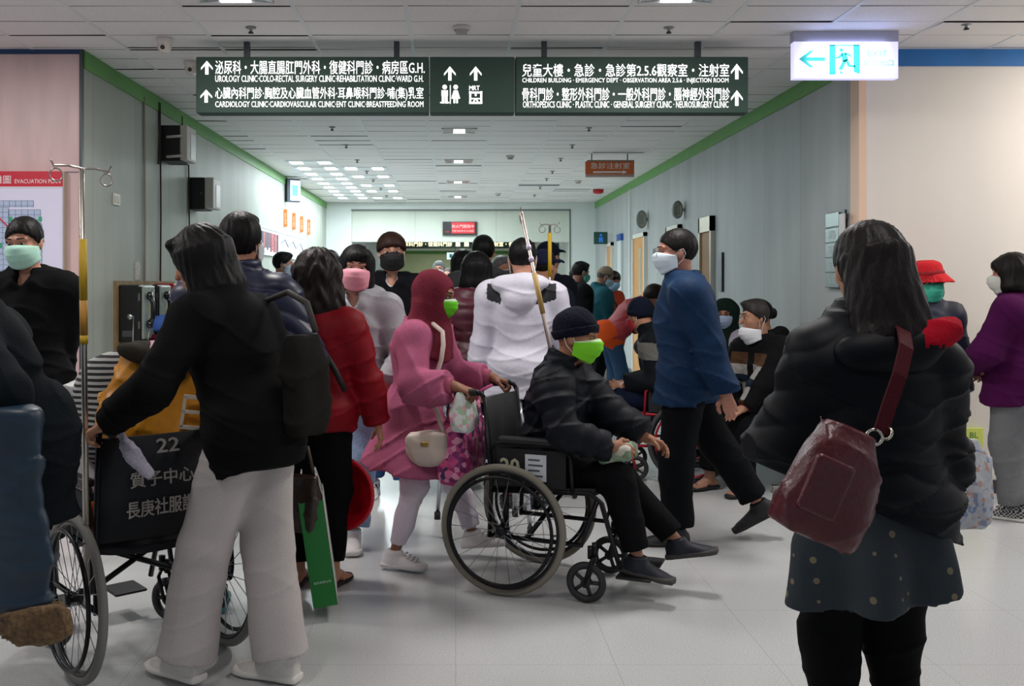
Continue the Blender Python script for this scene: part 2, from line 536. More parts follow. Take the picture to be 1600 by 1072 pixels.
def make_hand(w, d, t, right, curl=0.35, s=1.0, thumb=0.5):
    sf = Soft()
    d = nrm(d); t = nrm(t - d * np.dot(t, d))
    n = np.cross(t, d) if right else np.cross(d, t)          # the way the palm looks
    sf.cap(w - d * 0.045 * s, w + d * 0.012 * s, 0.029 * s, 0.026 * s, 0.01)
    offs = (0.027, 0.009, -0.009, -0.026); base = (0.088, 0.092, 0.087, 0.077); ln = (0.070, 0.078, 0.072, 0.056)
    for o, b in zip(offs, base):
        sf.cap(w + (d * 0.008 + t * o * 0.55) * s, w + (d * b + t * o) * s, 0.0145 * s, 0.0115 * s, 0.014)
    sf.ell(w + (d * 0.035 + t * 0.02 + n * 0.006) * s, V(0.02, 0.02, 0.02) * s, None, 0.012)
    for i, (o, b, L) in enumerate(zip(offs, base, ln)):
        p = w + (d * b + t * o) * s; ang = 0; r = 0.0088 * s
        sp = t * (o * 1.2)
        for j, (fr, cu) in enumerate(((0.44, 0.75), (0.31, 1.15), (0.25, 0.75))):
            ang += curl * cu * (1 + 0.08 * i)
            v = nrm(d * math.cos(ang) + n * math.sin(ang) + sp)
            q = p + v * L * fr * s
            sf.cap(p, q, r, r * 0.9, 0.006 if j == 0 else 0.003)
            p = q; r *= 0.9
    p = w + (d * 0.028 + t * 0.024 + n * 0.004) * s
    for v, L, r in ((t * 0.75 + d * 0.6 + n * thumb * 0.6, 0.042, 0.0125), (t * 0.25 + d * 0.9 + n * thumb, 0.033, 0.0105), (d * 0.9 + n * (thumb + 0.3), 0.026, 0.0095)):
        q = p + nrm(v) * L * s
        sf.cap(p, q, r * s, r * 0.88 * s, 0.008)
        p = q
    return sf

TS = (0, 0.3, 0.62, 0.85, 0.97, 1.04)
def torso_loft(sf, K, e=0.0, hem=0.0, bulk=1.0, belly=1.0, hemrx=None, hemry=None, quilt=None, k=0.03, topcut=True, flare=None, sw=1.0, hemoy=0.0):
    s = K['s']; Lt = np.linalg.norm(K['N'] - K['P'])
    ts = [-hem / Lt] + list(TS) if hem > 0.01 else list(TS)
    rx = [0.160, 0.148, 0.170 * sw, 0.158 * sw, 0.092, 0.062]; ry = [0.118 * belly, 0.112 * belly, 0.122, 0.100, 0.074, 0.06]
    rx = [a * s * bulk + e for a in rx]; ry = [a * s * bulk + e for a in ry]
    oy = [-0.005, 0.0, -0.002, -0.012, -0.008, 0]
    if hem > 0.01:
        rx = [hemrx if hemrx else rx[0] * 1.03] + rx; ry = [hemry if hemry else ry[0] * 1.05] + ry; oy = [hemoy] + oy
    sf.loft(K['P'], K['N'], K['Rb'][:, 0], ts, rx, ry, oy, k, quilt, (True, topcut), flare=flare)

def arms_soft(sf, K, e, r=(0.064, 0.05, 0.036), quilt=None, cuff=0.0, k=0.035, sides='rl', flat=True):
    s = K['s']
    for q in sides:
        S, E, W = K['S' + q], K['E' + q], K['W' + q]
        W = W + nrm(E - W) * cuff
        sf.cap(K['P'] + K['Rb'] @ V(0, -0.01, 0.435 * s) * 1.0 + (S - K['P'] - K['Rb'] @ V(0, -0.01, 0.418 * s)) * 0.12, S, 0.056 * s + e, r[0] * s + e, 0.04)
        sf.cap(S, E, r[0] * s + e, r[1] * s + e, k, quilt=quilt)
        sf.cap(E, W, r[1] * s + e, r[2] * s + e, 0.02, flat_b=flat, quilt=quilt)

def garment_top(root, K, q, name='jacket', c='#222222', m=None, e=0.02, hem=0.12, puff=None, collar=None, hood=None, cuff=0.0, wr=0.004, seed=1, bulk=1.0,
                belly=1.0, hemrx=None, hemry=None, r=(0.064, 0.05, 0.036), paint=None, mats=None, h=0.008, flare=None, open_l=None, sides='rl', hemcut=None, sw=1.0, sleeve_e=0.0, vary=0.15, hemoy=0.0, vneck=0):
    sf = Soft(); s = K['s']
    qt = puff[:2] if puff and len(puff) == 2 else None
    torso_loft(sf, K, e, hem, bulk, belly, hemrx, hemry, qt, flare=flare, sw=sw, hemoy=hemoy)
    if hem > 0.05:
        up_ = K['Rb'][:, 2]
        sf.ell(K['P'] + K['Rb'] @ V(0, -0.022, -0.03) * s, V(0.186 * s + e, 0.148 * s + e, hem + 0.06 if hemrx is None else 0.17), (K['Rb'][:, 0], K['Rb'][:, 1], up_), 0.03)
        if hemrx is None: sf.cut(K['P'] - up_ * hem, -nrm(up_ + V(0, 0, 0.6)))
    arms_soft(sf, K, e + sleeve_e, r, quilt=qt, cuff=cuff, sides=sides)
    up = K['Rb'][:, 2]; fw = K['Rb'][:, 1]
    if collar:
        sf.cap(K['N'] - up * 0.03, K['N'] + up * collar, 0.078 + e * 0.5, 0.07 + e * 0.4, 0.02, flat_b=True)
        sf.cap(K['N'] + up * collar * 0.2, K['N'] + up * (collar + 0.05), 0.058, 0.06, 0.0, sub=True, flat_a=True)
    if hood:
        sf.ell(K['N'] - fw * (0.085 + e) + up * 0.0, V(0.15, 0.05, 0.055) * hood, (K['Rb'][:, 0], nrm(fw + up * 0.5), nrm(up - fw * 0.5)), 0.02)
        sf.ell(K['N'] - fw * (0.10 + e) - up * 0.055 * hood, V(0.088, 0.045, 0.085) * hood, (K['Rb'][:, 0], nrm(fw + up * 0.5), nrm(up - fw * 0.5)), 0.02)
        sf.cap(K['N'] - K['Rb'][:, 0] * 0.085 - fw * 0.04, K['N'] - K['Rb'][:, 0] * 0.045 + fw * 0.10 - up * 0.05, 0.04 * hood, 0.022, 0.03)
        sf.cap(K['N'] + K['Rb'][:, 0] * 0.085 - fw * 0.04, K['N'] + K['Rb'][:, 0] * 0.045 + fw * 0.10 - up * 0.05, 0.04 * hood, 0.022, 0.03)
    if vneck: sf.ell(K['N'] + fw * 0.095 + up * 0.0, V(0.052, 0.085, 0.095) * vneck, (K['Rb'][:, 0], nrm(fw + up * 0.4), nrm(up - fw * 0.4)), 0.006, sub=True)
    if puff and len(puff) == 3:
        N0, sp, dp = K['N'], puff[0], puff[1]
        sf.disp(lambda X, Y, Z: -dp * (np.abs(np.sin(math.pi * (Z + 0.35 * np.abs(X - N0[0]) + 0.012 * np.sin(X * 23) + 0.01 * np.sin(Y * 19)) / sp)) ** 0.55 - 0.5))
    if wr: sf.wrinkle(wr * 1.25, 17, seed)
    if hemcut is not None: sf.cut(*hemcut)
    return soft_obj(name, [(sf, h * q)], mats or m or cloth(c, vary=vary), root, paint)

def garment_legs(root, K, q, name='trousers', c='#15151a', m=None, e=0.012, r=(0.088, 0.062, 0.05), end=0.04, wr=0.004, seed=2, waist=0.1, h=0.009, flare=0.0, seat=True, hipw=0.158, paint=None, mats=None):
    sf = Soft(); s = K['s']; P = K['P']
    if seat:
        sf.loft(P, K['N'], K['Rb'][:, 0], [-0.12, 0, waist / (0.5 * s)], [hipw * s + e, hipw * s + e, 0.14 * s + e], [0.115 * s + e, 0.122 * s + e, 0.102 * s + e], [-0.012, -0.01, 0], 0.03, None, (False, True))
    for sd in 'rl':
        Hp, Kn, A = K['H' + sd], K['K' + sd], K['A' + sd]
        B = A + nrm(Kn - A) * end
        sf.cap(Hp, Kn, r[0] * s + e, r[1] * s + e, 0.045)
        sf.cap(Kn, B, r[1] * s + e, r[2] * s + e + flare, 0.025, flat_b=True)
        sf.ell(Hp + V(0, -0.03 * s, -0.01), V(0.085, 0.09, 0.1) * s, None, 0.04)
    if wr: sf.wrinkle(wr * 1.2, 15, seed)
    return soft_obj(name, [(sf, h * q)], mats or m or cloth(c), root, paint)

def foot_frame(K, sd):
    f = K['T' + sd]; rt = nrm(np.cross(f, V(0, 0, 1))); up = np.cross(rt, f)
    return K['A' + sd], f, rt, up

def foot_loft(sf, K, sd, e=0.0, hgt=1.0, L=0.255, lo=0.085):
    A, f, rt, up = foot_frame(K, sd); s = K['s']
    a = A - up * lo * s - f * 0.07 * s
    ts = [0, 0.08, 0.3, 0.5, 0.75, 0.92, 1.0]
    rx = [0.022, 0.033, 0.034, 0.038, 0.047, 0.038, 0.018]; hh = [0.06, 0.085, 0.09, 0.07, 0.045, 0.034, 0.022]
    rx = [x * s + e for x in rx]; hh = [x * s * hgt + e for x in hh]
    sf.loft(a, a + f * L * s, rt, ts, rx, hh, None, 0.01, None, (False, False), pw=2.4)
    sf.cut(a + up * 0.001, -up)
    return a, f, rt, up

def shoes(root, K, q, c='#e8e6e4', sole='#d8d6d2', kind='sneaker', h=0.0075, stripe=None, mats=None, sole_h=0.028, paint=None):
    s = K['s']; qq = min(q, 1.6)
    for sd in 'rl':
        A, f, rt, up = foot_frame(K, sd)
        base = A - up * 0.085 * s
        if kind == 'slipper':
            sf = Soft(); a = base - f * 0.075 * s
            sf.loft(a + up * 0.014, a + up * 0.014 + f * 0.265 * s, rt, [0, 0.08, 0.4, 0.75, 0.93, 1], [0.025, 0.036, 0.036, 0.05, 0.042, 0.02], [0.014] * 6, None, 0, None, (False, False), pw=3)
            o = soft_obj('slipper', [(sf, h * qq)], mat(c, rough=0.7), root)
            sf = Soft()
            p = base + f * 0.1 * s + up * 0.045
            sf.cap(p + rt * 0.04 - up * 0.03 - f * 0.02, p, 0.011, 0.011, 0.01); sf.cap(p, p - rt * 0.04 - up * 0.03 - f * 0.02, 0.011, 0.011, 0.01)
            sf.cap(p, p + f * 0.05 - up * 0.025, 0.01, 0.008, 0.01)
            soft_obj('strap', [(sf, 0.006 * qq)], mat(sole, rough=0.6), o)
            continue
        sf = Soft()
        foot_loft(sf, K, sd, 0.006)
        sf.cap(A - up * 0.03 * s, A + up * 0.015 * s, 0.045 * s, 0.046 * s, 0.02, flat_b=True)
        o = soft_obj('shoe', [(sf, h * qq)], mats or mat(c, rough=0.6, bump=0.1, scale=80, vary=0.05), root, paint(K, sd) if paint else None)
        sf = Soft(); a = base - f * 0.078 * s
        sf.loft(a + up * sole_h * 0.45, a + up * sole_h * 0.45 + f * 0.275 * s, rt, [0, 0.08, 0.3, 0.5, 0.75, 0.92, 1.0], [x * s + 0.012 for x in (0.022, 0.032, 0.032, 0.035, 0.045, 0.038, 0.02)], [sole_h * 0.55] * 7, None, 0, None, (False, False), pw=3.2)
        soft_obj('sole', [(sf, h * qq)], mat(sole, rough=0.7), o)
        if kind == 'laced':
            mb = MB()
            for i in range(4):
                p = base + f * (0.07 + 0.022 * i) * s + up * (0.083 - 0.011 * i) * s
                mb.tube([p + rt * 0.025, p + up * 0.006, p - rt * 0.025], 0.004, 6)
            mb.build('lace', mat('#cfcac6', rough=0.9), o, smooth=True)

def hair(root, K, q, style='short', c='#17120f', hs=1.0, length=0.0, seed=3, h=0.0075, vol=0.0, front=1.0):
    C, R = K['C'], K['Rh']; sf = Soft()
    p = lambda x, y, z: C + R @ (V(x, y, z) * hs)
    RR = (R[:, 0], R[:, 1], R[:, 2])
    E = lambda cc, r, kk=0.02, sub=False: sf.ell(p(*cc), V(*r) * hs, RR, kk, sub)
    v = vol
    if style in ('short', 'crop'):
        e = 0.009 if style == 'short' else 0.004
        E((0, -0.014, 0.034), (0.08 + e + v, 0.1 + e + v, 0.094 + e + v))
        if style == 'short': E((0, 0.045, 0.1), (0.055 + v, 0.045, 0.024 + v), 0.03)
        n = R @ nrm(V(0, 0.145, -0.15)); sf.cut(p(0, 0.095, 0.075), n)
        sf.cut(p(0, 0, -0.085), R @ V(0, 0, -1))
    elif style == 'bowl':
        E((0, -0.008, 0.038), (0.096 + v, 0.115 + v, 0.102 + v))
        sf.cut(p(0, 0.11, 0.045), R @ nrm(V(0, 0.07, -0.2))); 
        sf.cut(p(0, 0, -0.06), R @ V(0, 0, -1))
    elif style in ('bob', 'curly'):
        z = 0.13 + length
        E((0, -0.015, 0.035), (0.094 + v, 0.112 + v, 0.1 + v))
        sf.loft(p(0, -0.02, 0.05), p(0, -0.028, -z), R[:, 0], [0, 0.5, 0.8, 1], [0.09 + v, 0.103 + v * 1.5, 0.108 + v * 2, 0.098 + v * 1.9], [0.1 + v, 0.1 + v, 0.1 + v * 1.2, 0.088 + v], None, 0.03, None, (False, False))
        E((0, 0.115, -0.055), (0.066, 0.115, 0.098), 0.02, True)
        if front: E((0, 0.058, 0.07), (0.07, 0.036, 0.034), 0.02)
        sf.cap(p(0, 0, -0.09), p(0, 0.01, -0.4), 0.06, 0.07, 0.02, sub=True)
    elif style == 'long':
        E((0, -0.015, 0.035), (0.09 + v, 0.11 + v, 0.1 + v))
        Rb = K['Rb']
        a = p(0, -0.05, 0.03); b = K['N'] - Rb[:, 1] * (0.115) - Rb[:, 2] * 0.05
        e2 = K['N'] - Rb[:, 1] * (0.15 + v) - Rb[:, 2] * (0.05 + length)
        sf.loft(a, b, R[:, 0], [0, 0.5, 1], [0.088 + v, 0.1 + v, 0.108 + v], [0.085, 0.075, 0.055], None, 0.03, None, (False, False))
        sf.loft(b, e2, R[:, 0], [0, 0.5, 1], [0.108 + v, 0.105 + v, 0.075], [0.055, 0.045, 0.02], None, 0.03, None, (False, False))
        E((0, 0.11, -0.05), (0.064, 0.11, 0.1), 0.02, True)
    elif style == 'bun':
        E((0, -0.014, 0.034), (0.084, 0.104, 0.098)); sf.cut(p(0, 0.095, 0.07), R @ nrm(V(0, 0.145, -0.2)))
        E((0, -0.125, 0.0), (0.045, 0.035, 0.045))
    r = np.random.RandomState(seed)
    am, fr = {'curly': (0.0045, 60), 'long': (0.0014, 90)}.get(style, (0.0018, 80))
    ph = r.uniform(0, 6, 4)
    X3 = R[:, 0]; Z3 = R[:, 2]; Y3 = R[:, 1]
    def strand(X, Y, Z):
        x = (X - C[0]) * X3[0] + (Y - C[1]) * X3[1] + (Z - C[2]) * X3[2]
        y = (X - C[0]) * Y3[0] + (Y - C[1]) * Y3[1] + (Z - C[2]) * Y3[2]
        z = (X - C[0]) * Z3[0] + (Y - C[1]) * Z3[1] + (Z - C[2]) * Z3[2]
        a = np.arctan2(y, x)
        d = np.sin(a * fr / 4 + 2 * np.sin(z * 28 + ph[0]) + ph[1]) + 0.6 * np.sin(a * fr / 2.2 + 1.5 * np.sin(z * 45 + ph[2]) + ph[3])
        if style == 'curly': d = d * 0.5 + np.sin(z * 60 + 2 * np.sin(a * 9 + ph[0])) 
        return -am * d
    sf.disp(strand)
    return soft_obj('hair', [(sf, h * q)], mat(c, rough=0.5, bump=0.25, scale=140, vary=0.3, spec=0.18, stretch=(1, 1, 0.12)), root)

def face_bits(root, K, q, eyes=True, brow='#1c1512', hs=1.0, glasses=None):
    C, R = K['C'], K['Rh']
    p = lambda x, y, z: C + R @ (V(x, y, z) * hs)
    for sg in (-1, 1):
        if eyes:
            sf = Soft().ell(p(sg * 0.031, 0.084, 0.007), V(0.0135, 0.0085, 0.0052) * hs, (R[:, 0], R[:, 1], R[:, 2]), 0)
            ic = p(sg * 0.031, 0.092, 0.007)
            soft_obj('eye', [(sf, 0.0028)], [mat('#a8a09a', rough=0.25), mat('#16100d', rough=0.15)], root,
                     lambda c: (np.linalg.norm(c - ic, axis=1) < 0.0072).astype(int))
        sf = Soft().cap(p(sg * 0.016, 0.098, 0.034), p(sg * 0.046, 0.083, 0.036), 0.0045 * hs, 0.0035 * hs, 0)
        soft_obj('eyebrow', [(sf, 0.0035)], mat(brow, rough=0.8), root)
    if glasses:
        mb = MB()
        for sg in (-1, 1):
            mb.ring(p(sg * 0.033, 0.116, 0.004), R[:, 1], 0.024 * hs, 0.0016, 20, 6)
            mb.tube([p(sg * 0.057, 0.114, 0.006), p(sg * 0.083, 0.09, 0.008), p(sg * 0.088, -0.01, 0.008)], 0.0016, 6)
        mb.tube([p(-0.009, 0.118, 0.006), p(0.009, 0.118, 0.006)], 0.0016, 6)
        mb.build('glasses', mat(glasses, rough=0.4), root, smooth=True)

def face_mask(root, K, c='#9fd8cc', hs=1.0, drop=0.0, band=None, q=1.0):
    C, R = K['C'], K['Rh']
    drop_y = 0.35 * drop
    p = lambda x, y, z: Vector(C + R @ (V(x, y - drop_y * 0.5, z - drop) * hs))
    nu, nv = 17, 13
    vs = []; fs = []; mi = []
    for layer in (0, 1):
        for j in range(nv):
            v = j / (nv - 1)
            for i in range(nu):
                u = -1 + 2 * i / (nu - 1)
                zc = 0.006 - 0.128 * v; zs = -0.016 - 0.068 * v
                a = abs(u) ** 1.8
                z = zc * (1 - a) + zs * a
                yc = 0.112 + 0.024 * math.sin(math.pi * min(1, v * 1.15) ** 0.8) - 0.03 * v * v
                yc += 0.008 * ((v * 4) % 1.0) * (1 - a) * (0 < v < 1)
                y = yc + (0.012 - yc) * (1 - math.cos(u * math.pi / 2) ** 0.75 if abs(u) < 1 else 1)
                x = 0.081 * math.sin(u * 1.35) / math.sin(1.35)
                n = 0.0035 * layer
                vs.append(p(x * (1 - n * 12), y - n, z))
    N = nu * nv
    for layer in (0, 1):
        for j in range(nv - 1):
            for i in range(nu - 1):
                a = layer * N + j * nu + i
                f = (a, a + 1, a + nu + 1, a + nu)
                fs.append(f if layer == 0 else f[::-1]); mi.append(1 if (band and j == 0) else 0)
    rim = [j * nu for j in range(nv)] + [(nv - 1) * nu + i for i in range(1, nu)] + [j * nu + nu - 1 for j in range(nv - 2, -1, -1)] + [i for i in range(nu - 2, 0, -1)]
    for a, b in zip(rim, rim[1:] + rim[:1]): fs.append((a, a + N, b + N, b)); mi.append(0)
    mb = MB(); mb.v = [tuple(v) for v in vs]; mb.f = fs; mb.mi = mi
    o = mb.build('face_mask', [mat(c, rough=0.75, bump=0.15, scale=150), mat(band or c, rough=0.75)], root, smooth=True)
    for sg in (-1, 1):
        q2 = lambda x, y, z: Vector(C + R @ (V(x, y, z) * hs))
        mb = MB().tube([p(sg * 0.079, 0.02, -0.022), q2(sg * 0.084, 0.005, 0.005), q2(sg * 0.09, -0.022, 0.018), q2(sg * 0.091, -0.034, -0.008), q2(sg * 0.085, -0.02, -0.04), p(sg * 0.078, 0.02, -0.08)], 0.0016, 5)
        mb.build('ear_loop', mat('#e6e6e6', rough=0.8), o, smooth=True)
    return o

def hat(root, K, q, kind='beanie', c='#10141f', hs=1.0, m=None):
    C, R = K['C'], K['Rh']; RR = (R[:, 0], R[:, 1], R[:, 2])
    p = lambda x, y, z: C + R @ (V(x, y, z) * hs)
    mm = m or mat(c, rough=0.95, bump=0.5, scale=60, vary=0.15, spec=0.2)
    sf = Soft()
    if kind == 'beanie':
        sf.ell(p(0, -0.018, 0.042), V(0.094, 0.113, 0.105) * hs, RR, 0)
        sf.cut(p(0, 0.09, 0.035), R @ nrm(V(0, 0.05, -0.17)))
        sf.wrinkle(0.002, 40, 4)
        o = soft_obj('beanie', [(sf, 0.008 * q)], mm, root)
        sf = Soft().ell(p(0, -0.018, 0.042), V(0.102, 0.121, 0.1) * hs, RR, 0)
        sf.cut(p(0, 0.09, 0.028), R @ nrm(V(0, 0.05, -0.17))); sf.cut(p(0, 0.09, 0.075), R @ nrm(V(0, -0.05, 0.17)))
        soft_obj('cuff', [(sf, 0.008 * q)], mm, o)
    elif kind == 'cap':
        sf.ell(p(0, -0.018, 0.045), V(0.09, 0.11, 0.09) * hs, RR, 0)
        sf.cut(p(0, 0.09, 0.05), R @ nrm(V(0, 0.04, -0.17)))
        o = soft_obj('cap', [(sf, 0.008 * q)], mm, root)
        sf = Soft().ell(p(0, 0.105, 0.045), V(0.075, 0.085, 0.03) * hs, RR, 0)
        sf.ell(p(0, 0.10, 0.025), V(0.082, 0.1, 0.035) * hs, RR, 0, True)
        sf.cut(p(0, 0.05, 0), R @ V(0, -1, 0))
        soft_obj('visor', [(sf, 0.006 * q)], mm, o)
    elif kind == 'bucket':
        sf.loft(p(0, -0.008, 0.03), p(0, -0.012, 0.145), R[:, 0], [0, 0.2, 0.75, 0.92, 1], [0.104, 0.1, 0.09, 0.075, 0.04], [0.124, 0.12, 0.105, 0.09, 0.05], None, 0, None, (True, False))
        o = soft_obj('bucket_hat', [(sf, 0.008 * q)], mm, root)
        sf = Soft().loft(p(0, 0, -0.01), p(0, -0.008, 0.045), R[:, 0], [0, 1], [0.15, 0.103], [0.172, 0.123], None, 0)
        sf.loft(p(0, 0, -0.022), p(0, -0.008, 0.035), R[:, 0], [0, 1], [0.15, 0.1], [0.172, 0.12], None, 0, sub=True)
        sf.wrinkle(0.003, 20, 3)
        soft_obj('brim', [(sf, 0.0065 * q)], mm, o)
        sf = Soft().loft(p(0, -0.008, 0.05), p(0, -0.010, 0.078), R[:, 0], [0, 1], [0.105, 0.1], [0.126, 0.12], None, 0)
        soft_obj('hat_band', [(sf, 0.007 * q)], mat('#8e1820', rough=0.95), o)
    elif kind == 'hijab':
        N, Rb = K['N'], K['Rb']
        sf.ell(p(0, -0.015, 0.03), V(0.094, 0.115, 0.108) * hs, RR, 0.02)
        sf.ell(p(0, 0.012, -0.05), V(0.088, 0.096, 0.105) * hs, RR, 0.04)
        sf.loft(N - Rb[:, 2] * 0.15, p(0, -0.01, -0.05), Rb[:, 0], [0, 0.35, 0.7, 1], [0.185, 0.16, 0.105, 0.09], [0.16, 0.14, 0.11, 0.1], [0.01, 0.012, 0.01, 0], 0.04, None, (True, False), flare=(7, 0.008))
        sf.ell(p(0, 0.115, -0.022), V(0.062, 0.06, 0.085) * hs, RR, 0.015, True)
        sf.wrinkle(0.004, 26, 7)
        o = soft_obj('headscarf', [(sf, 0.0085 * q)], m or cloth(c, vary=0.2), root)
    return o

def person(label, x, y, rz, H=1.65, skin=SKIN, top=None, inner=None, legs=None, shoe=None, hr_style=None, hats=None, mask=None, eyes=False, glasses=None,
           hands=None, group=None, hs=1.0, q=None, bare=False, **pose):
    root = thing('person', label, 'person', (x, y, 0), rz, group)
    K = skeleton(H, **pose)
    K['root'] = root
    q = q if q is not None else min(max(y / 4.5, 0.85), 2.6)
    K['q'] = q; s = K['s']
    hs = hs * (0.75 + 0.25 * s)
    K['hs'] = hs
    # the body: torso, limbs and neck, then head and hands on the same skeleton at a finer size, one mesh
    b = Soft()
    torso_loft(b, K, -0.012)
    for sd in 'rl':
        S, E, W = K['S' + sd], K['E' + sd], K['W' + sd]
        b.cap(K['P'] + K['Rb'] @ V(0, -0.01, 0.43 * s), S, 0.045 * s, 0.05 * s, 0.03)
        b.cap(S, E, 0.046 * s, 0.038 * s, 0.02); b.cap(E, W, 0.038 * s, 0.026 * s, 0.015)
        Hp, Kn, A = K['H' + sd], K['K' + sd], K['A' + sd]
        b.cap(Hp, Kn, 0.07 * s, 0.048 * s, 0.02); b.cap(Kn, A, 0.046 * s, 0.032 * s, 0.015)
        b.cap(Kn + (A - Kn) * 0.1, Kn + (A - Kn) * 0.45, 0.04 * s, 0.045 * s, 0.02)
    b.cap(K['N'] - 0.06 * K['Rb'][:, 2], K['C'] + K['Rh'] @ V(0, -0.022, -0.06) * hs, 0.058, 0.052, 0.03)
    parts = [(b, 0.016 * min(q, 1.6))]
    hd = Soft(); head_soft(hd, K, hs); parts.append((hd, 0.0062 * q))
    hands = hands or {}
    for sd in 'rl':
        hp = hands.get(sd, {})
        if hp is None: continue
        d = V(*hp['d']) if 'd' in hp else nrm(K['W' + sd] - K['E' + sd])
        t = V(*hp['t']) if 't' in hp else K['Rb'] @ V(-0.25 if sd == 'r' else 0.25, 1, 0)
        parts.append((make_hand(K['W' + sd], d, t, sd == 'r', hp.get('curl', 0.4), s ** 0.5, hp.get('thumb', 0.5)), min(0.0045 * max(q, 0.9), 0.0085)))
    if bare:
        for sd in 'rl':
            f = Soft(); A, fw, rt, up = foot_frame(K, sd)
            f.cap(A + up * 0.04, A - up * 0.02, 0.036, 0.034, 0.02)
            f.ell(A - fw * 0.03 - up * 0.035, V(0.03, 0.035, 0.03), None, 0.02)
            f.cap(A - up * 0.02 + fw * 0.02, A + fw * 0.09 - up * 0.045, 0.034, 0.026, 0.02)
            for i in range(5):
                o = (i - 2) * 0.017
                f.cap(A + fw * 0.06 + rt * o * 0.8 - up * 0.045, A + fw * (0.15 - 0.006 * abs(i - 1.5)) + rt * o - up * 0.057, 0.014, 0.0095, 0.006)
            parts.append((f, 0.007))
    soft_obj('body', parts, skin_mat(skin), root)
    if legs is not None: garment_legs(root, K, q, **legs)
    if inner is not None: garment_top(root, K, q, **inner)
    if top is not None: garment_top(root, K, q, **top)
    if shoe is not None: shoes(root, K, q, **shoe)
    if hr_style is not None: hair(root, K, q, hs=hs, **hr_style)
    if hats is not None:
        for hk in (hats if isinstance(hats, list) else [hats]): hat(root, K, q, hs=hs, **hk)
    if mask is not None: face_mask(root, K, hs=hs, **(mask if isinstance(mask, dict) else {'c': mask}))
    if eyes or glasses: face_bits(root, K, q, True, hs=hs, glasses=glasses)
    return root, K

def to_local(x, y, rz, p):
    a = math.radians(-rz); dx, dy = p[0] - x, p[1] - y
    return V(dx * math.cos(a) - dy * math.sin(a), dx * math.sin(a) + dy * math.cos(a), p[2])

def to_world(root, p):
    a = root.rotation_euler[2]
    return Vector((root.location.x + p[0] * math.cos(a) - p[1] * math.sin(a), root.location.y + p[0] * math.sin(a) + p[1] * math.cos(a), p[2]))
# ---------------------------------------------------------------- the place: materials of the shell
def wall_mat(col, seam=0.9, dirt=0.12, axis=1, rough=0.55):
    """painted wall panels with thin vertical seams and faint streaky wear"""
    m = bpy.data.materials.new('painted_wall'); m.use_nodes = True
    nt = m.node_tree; b = nt.nodes['Principled BSDF']
    b.inputs['Roughness'].default_value = rough
    b.inputs['Specular IOR Level'].default_value = 0.35
    tc = nt.nodes.new('ShaderNodeTexCoord')
    mp = nt.nodes.new('ShaderNodeMapping'); mp.inputs['Scale'].default_value = (2.2, 2.2, 0.35)
    nt.links.new(tc.outputs['Object'], mp.inputs[0])
    n = nt.nodes.new('ShaderNodeTexNoise'); n.inputs['Scale'].default_value = 1.6; n.inputs['Detail'].default_value = 6
    nt.links.new(mp.outputs[0], n.inputs['Vector'])
    n2 = nt.nodes.new('ShaderNodeTexNoise'); n2.inputs['Scale'].default_value = 180; nt.links.new(tc.outputs['Object'], n2.inputs['Vector'])
    sx = nt.nodes.new('ShaderNodeSeparateXYZ'); nt.links.new(tc.outputs['Object'], sx.inputs[0])
    def math_(op, a, bb=None):
        k = nt.nodes.new('ShaderNodeMath'); k.operation = op
        for i, v in enumerate((a, bb)):
            if v is None: continue
            if isinstance(v, (int, float)): k.inputs[i].default_value = v
            else: nt.links.new(v, k.inputs[i])
        return k.outputs[0]
    if seam:
        fr = math_('FRACT', math_('DIVIDE', sx.outputs[axis], seam))
        line = math_('LESS_THAN', math_('ABSOLUTE', math_('SUBTRACT', fr, 0.5)), 0.006 / seam)
    r = nt.nodes.new('ShaderNodeMapRange'); r.inputs['From Min'].default_value = 0.35; r.inputs['From Max'].default_value = 0.75
    r.inputs['To Min'].default_value = 1.0; r.inputs['To Max'].default_value = 1 - dirt
    nt.links.new(n.outputs['Fac'], r.inputs['Value'])
    v = r.outputs[0]
    if seam: v = math_('MULTIPLY', v, math_('SUBTRACT', 1.0, math_('MULTIPLY', line, 0.22)))
    mx = nt.nodes.new('ShaderNodeMix'); mx.data_type = 'RGBA'; mx.blend_type = 'MULTIPLY'; mx.inputs[0].default_value = 1
    mx.inputs[6].default_value = (*lin(col), 1); nt.links.new(v, mx.inputs[7]); nt.links.new(mx.outputs[2], b.inputs['Base Color'])
    bp = nt.nodes.new('ShaderNodeBump'); bp.inputs['Strength'].default_value = 0.06; bp.inputs['Distance'].default_value = 0.01
    nt.links.new(n2.outputs['Fac'], bp.inputs['Height']); nt.links.new(bp.outputs[0], b.inputs['Normal'])
    return m

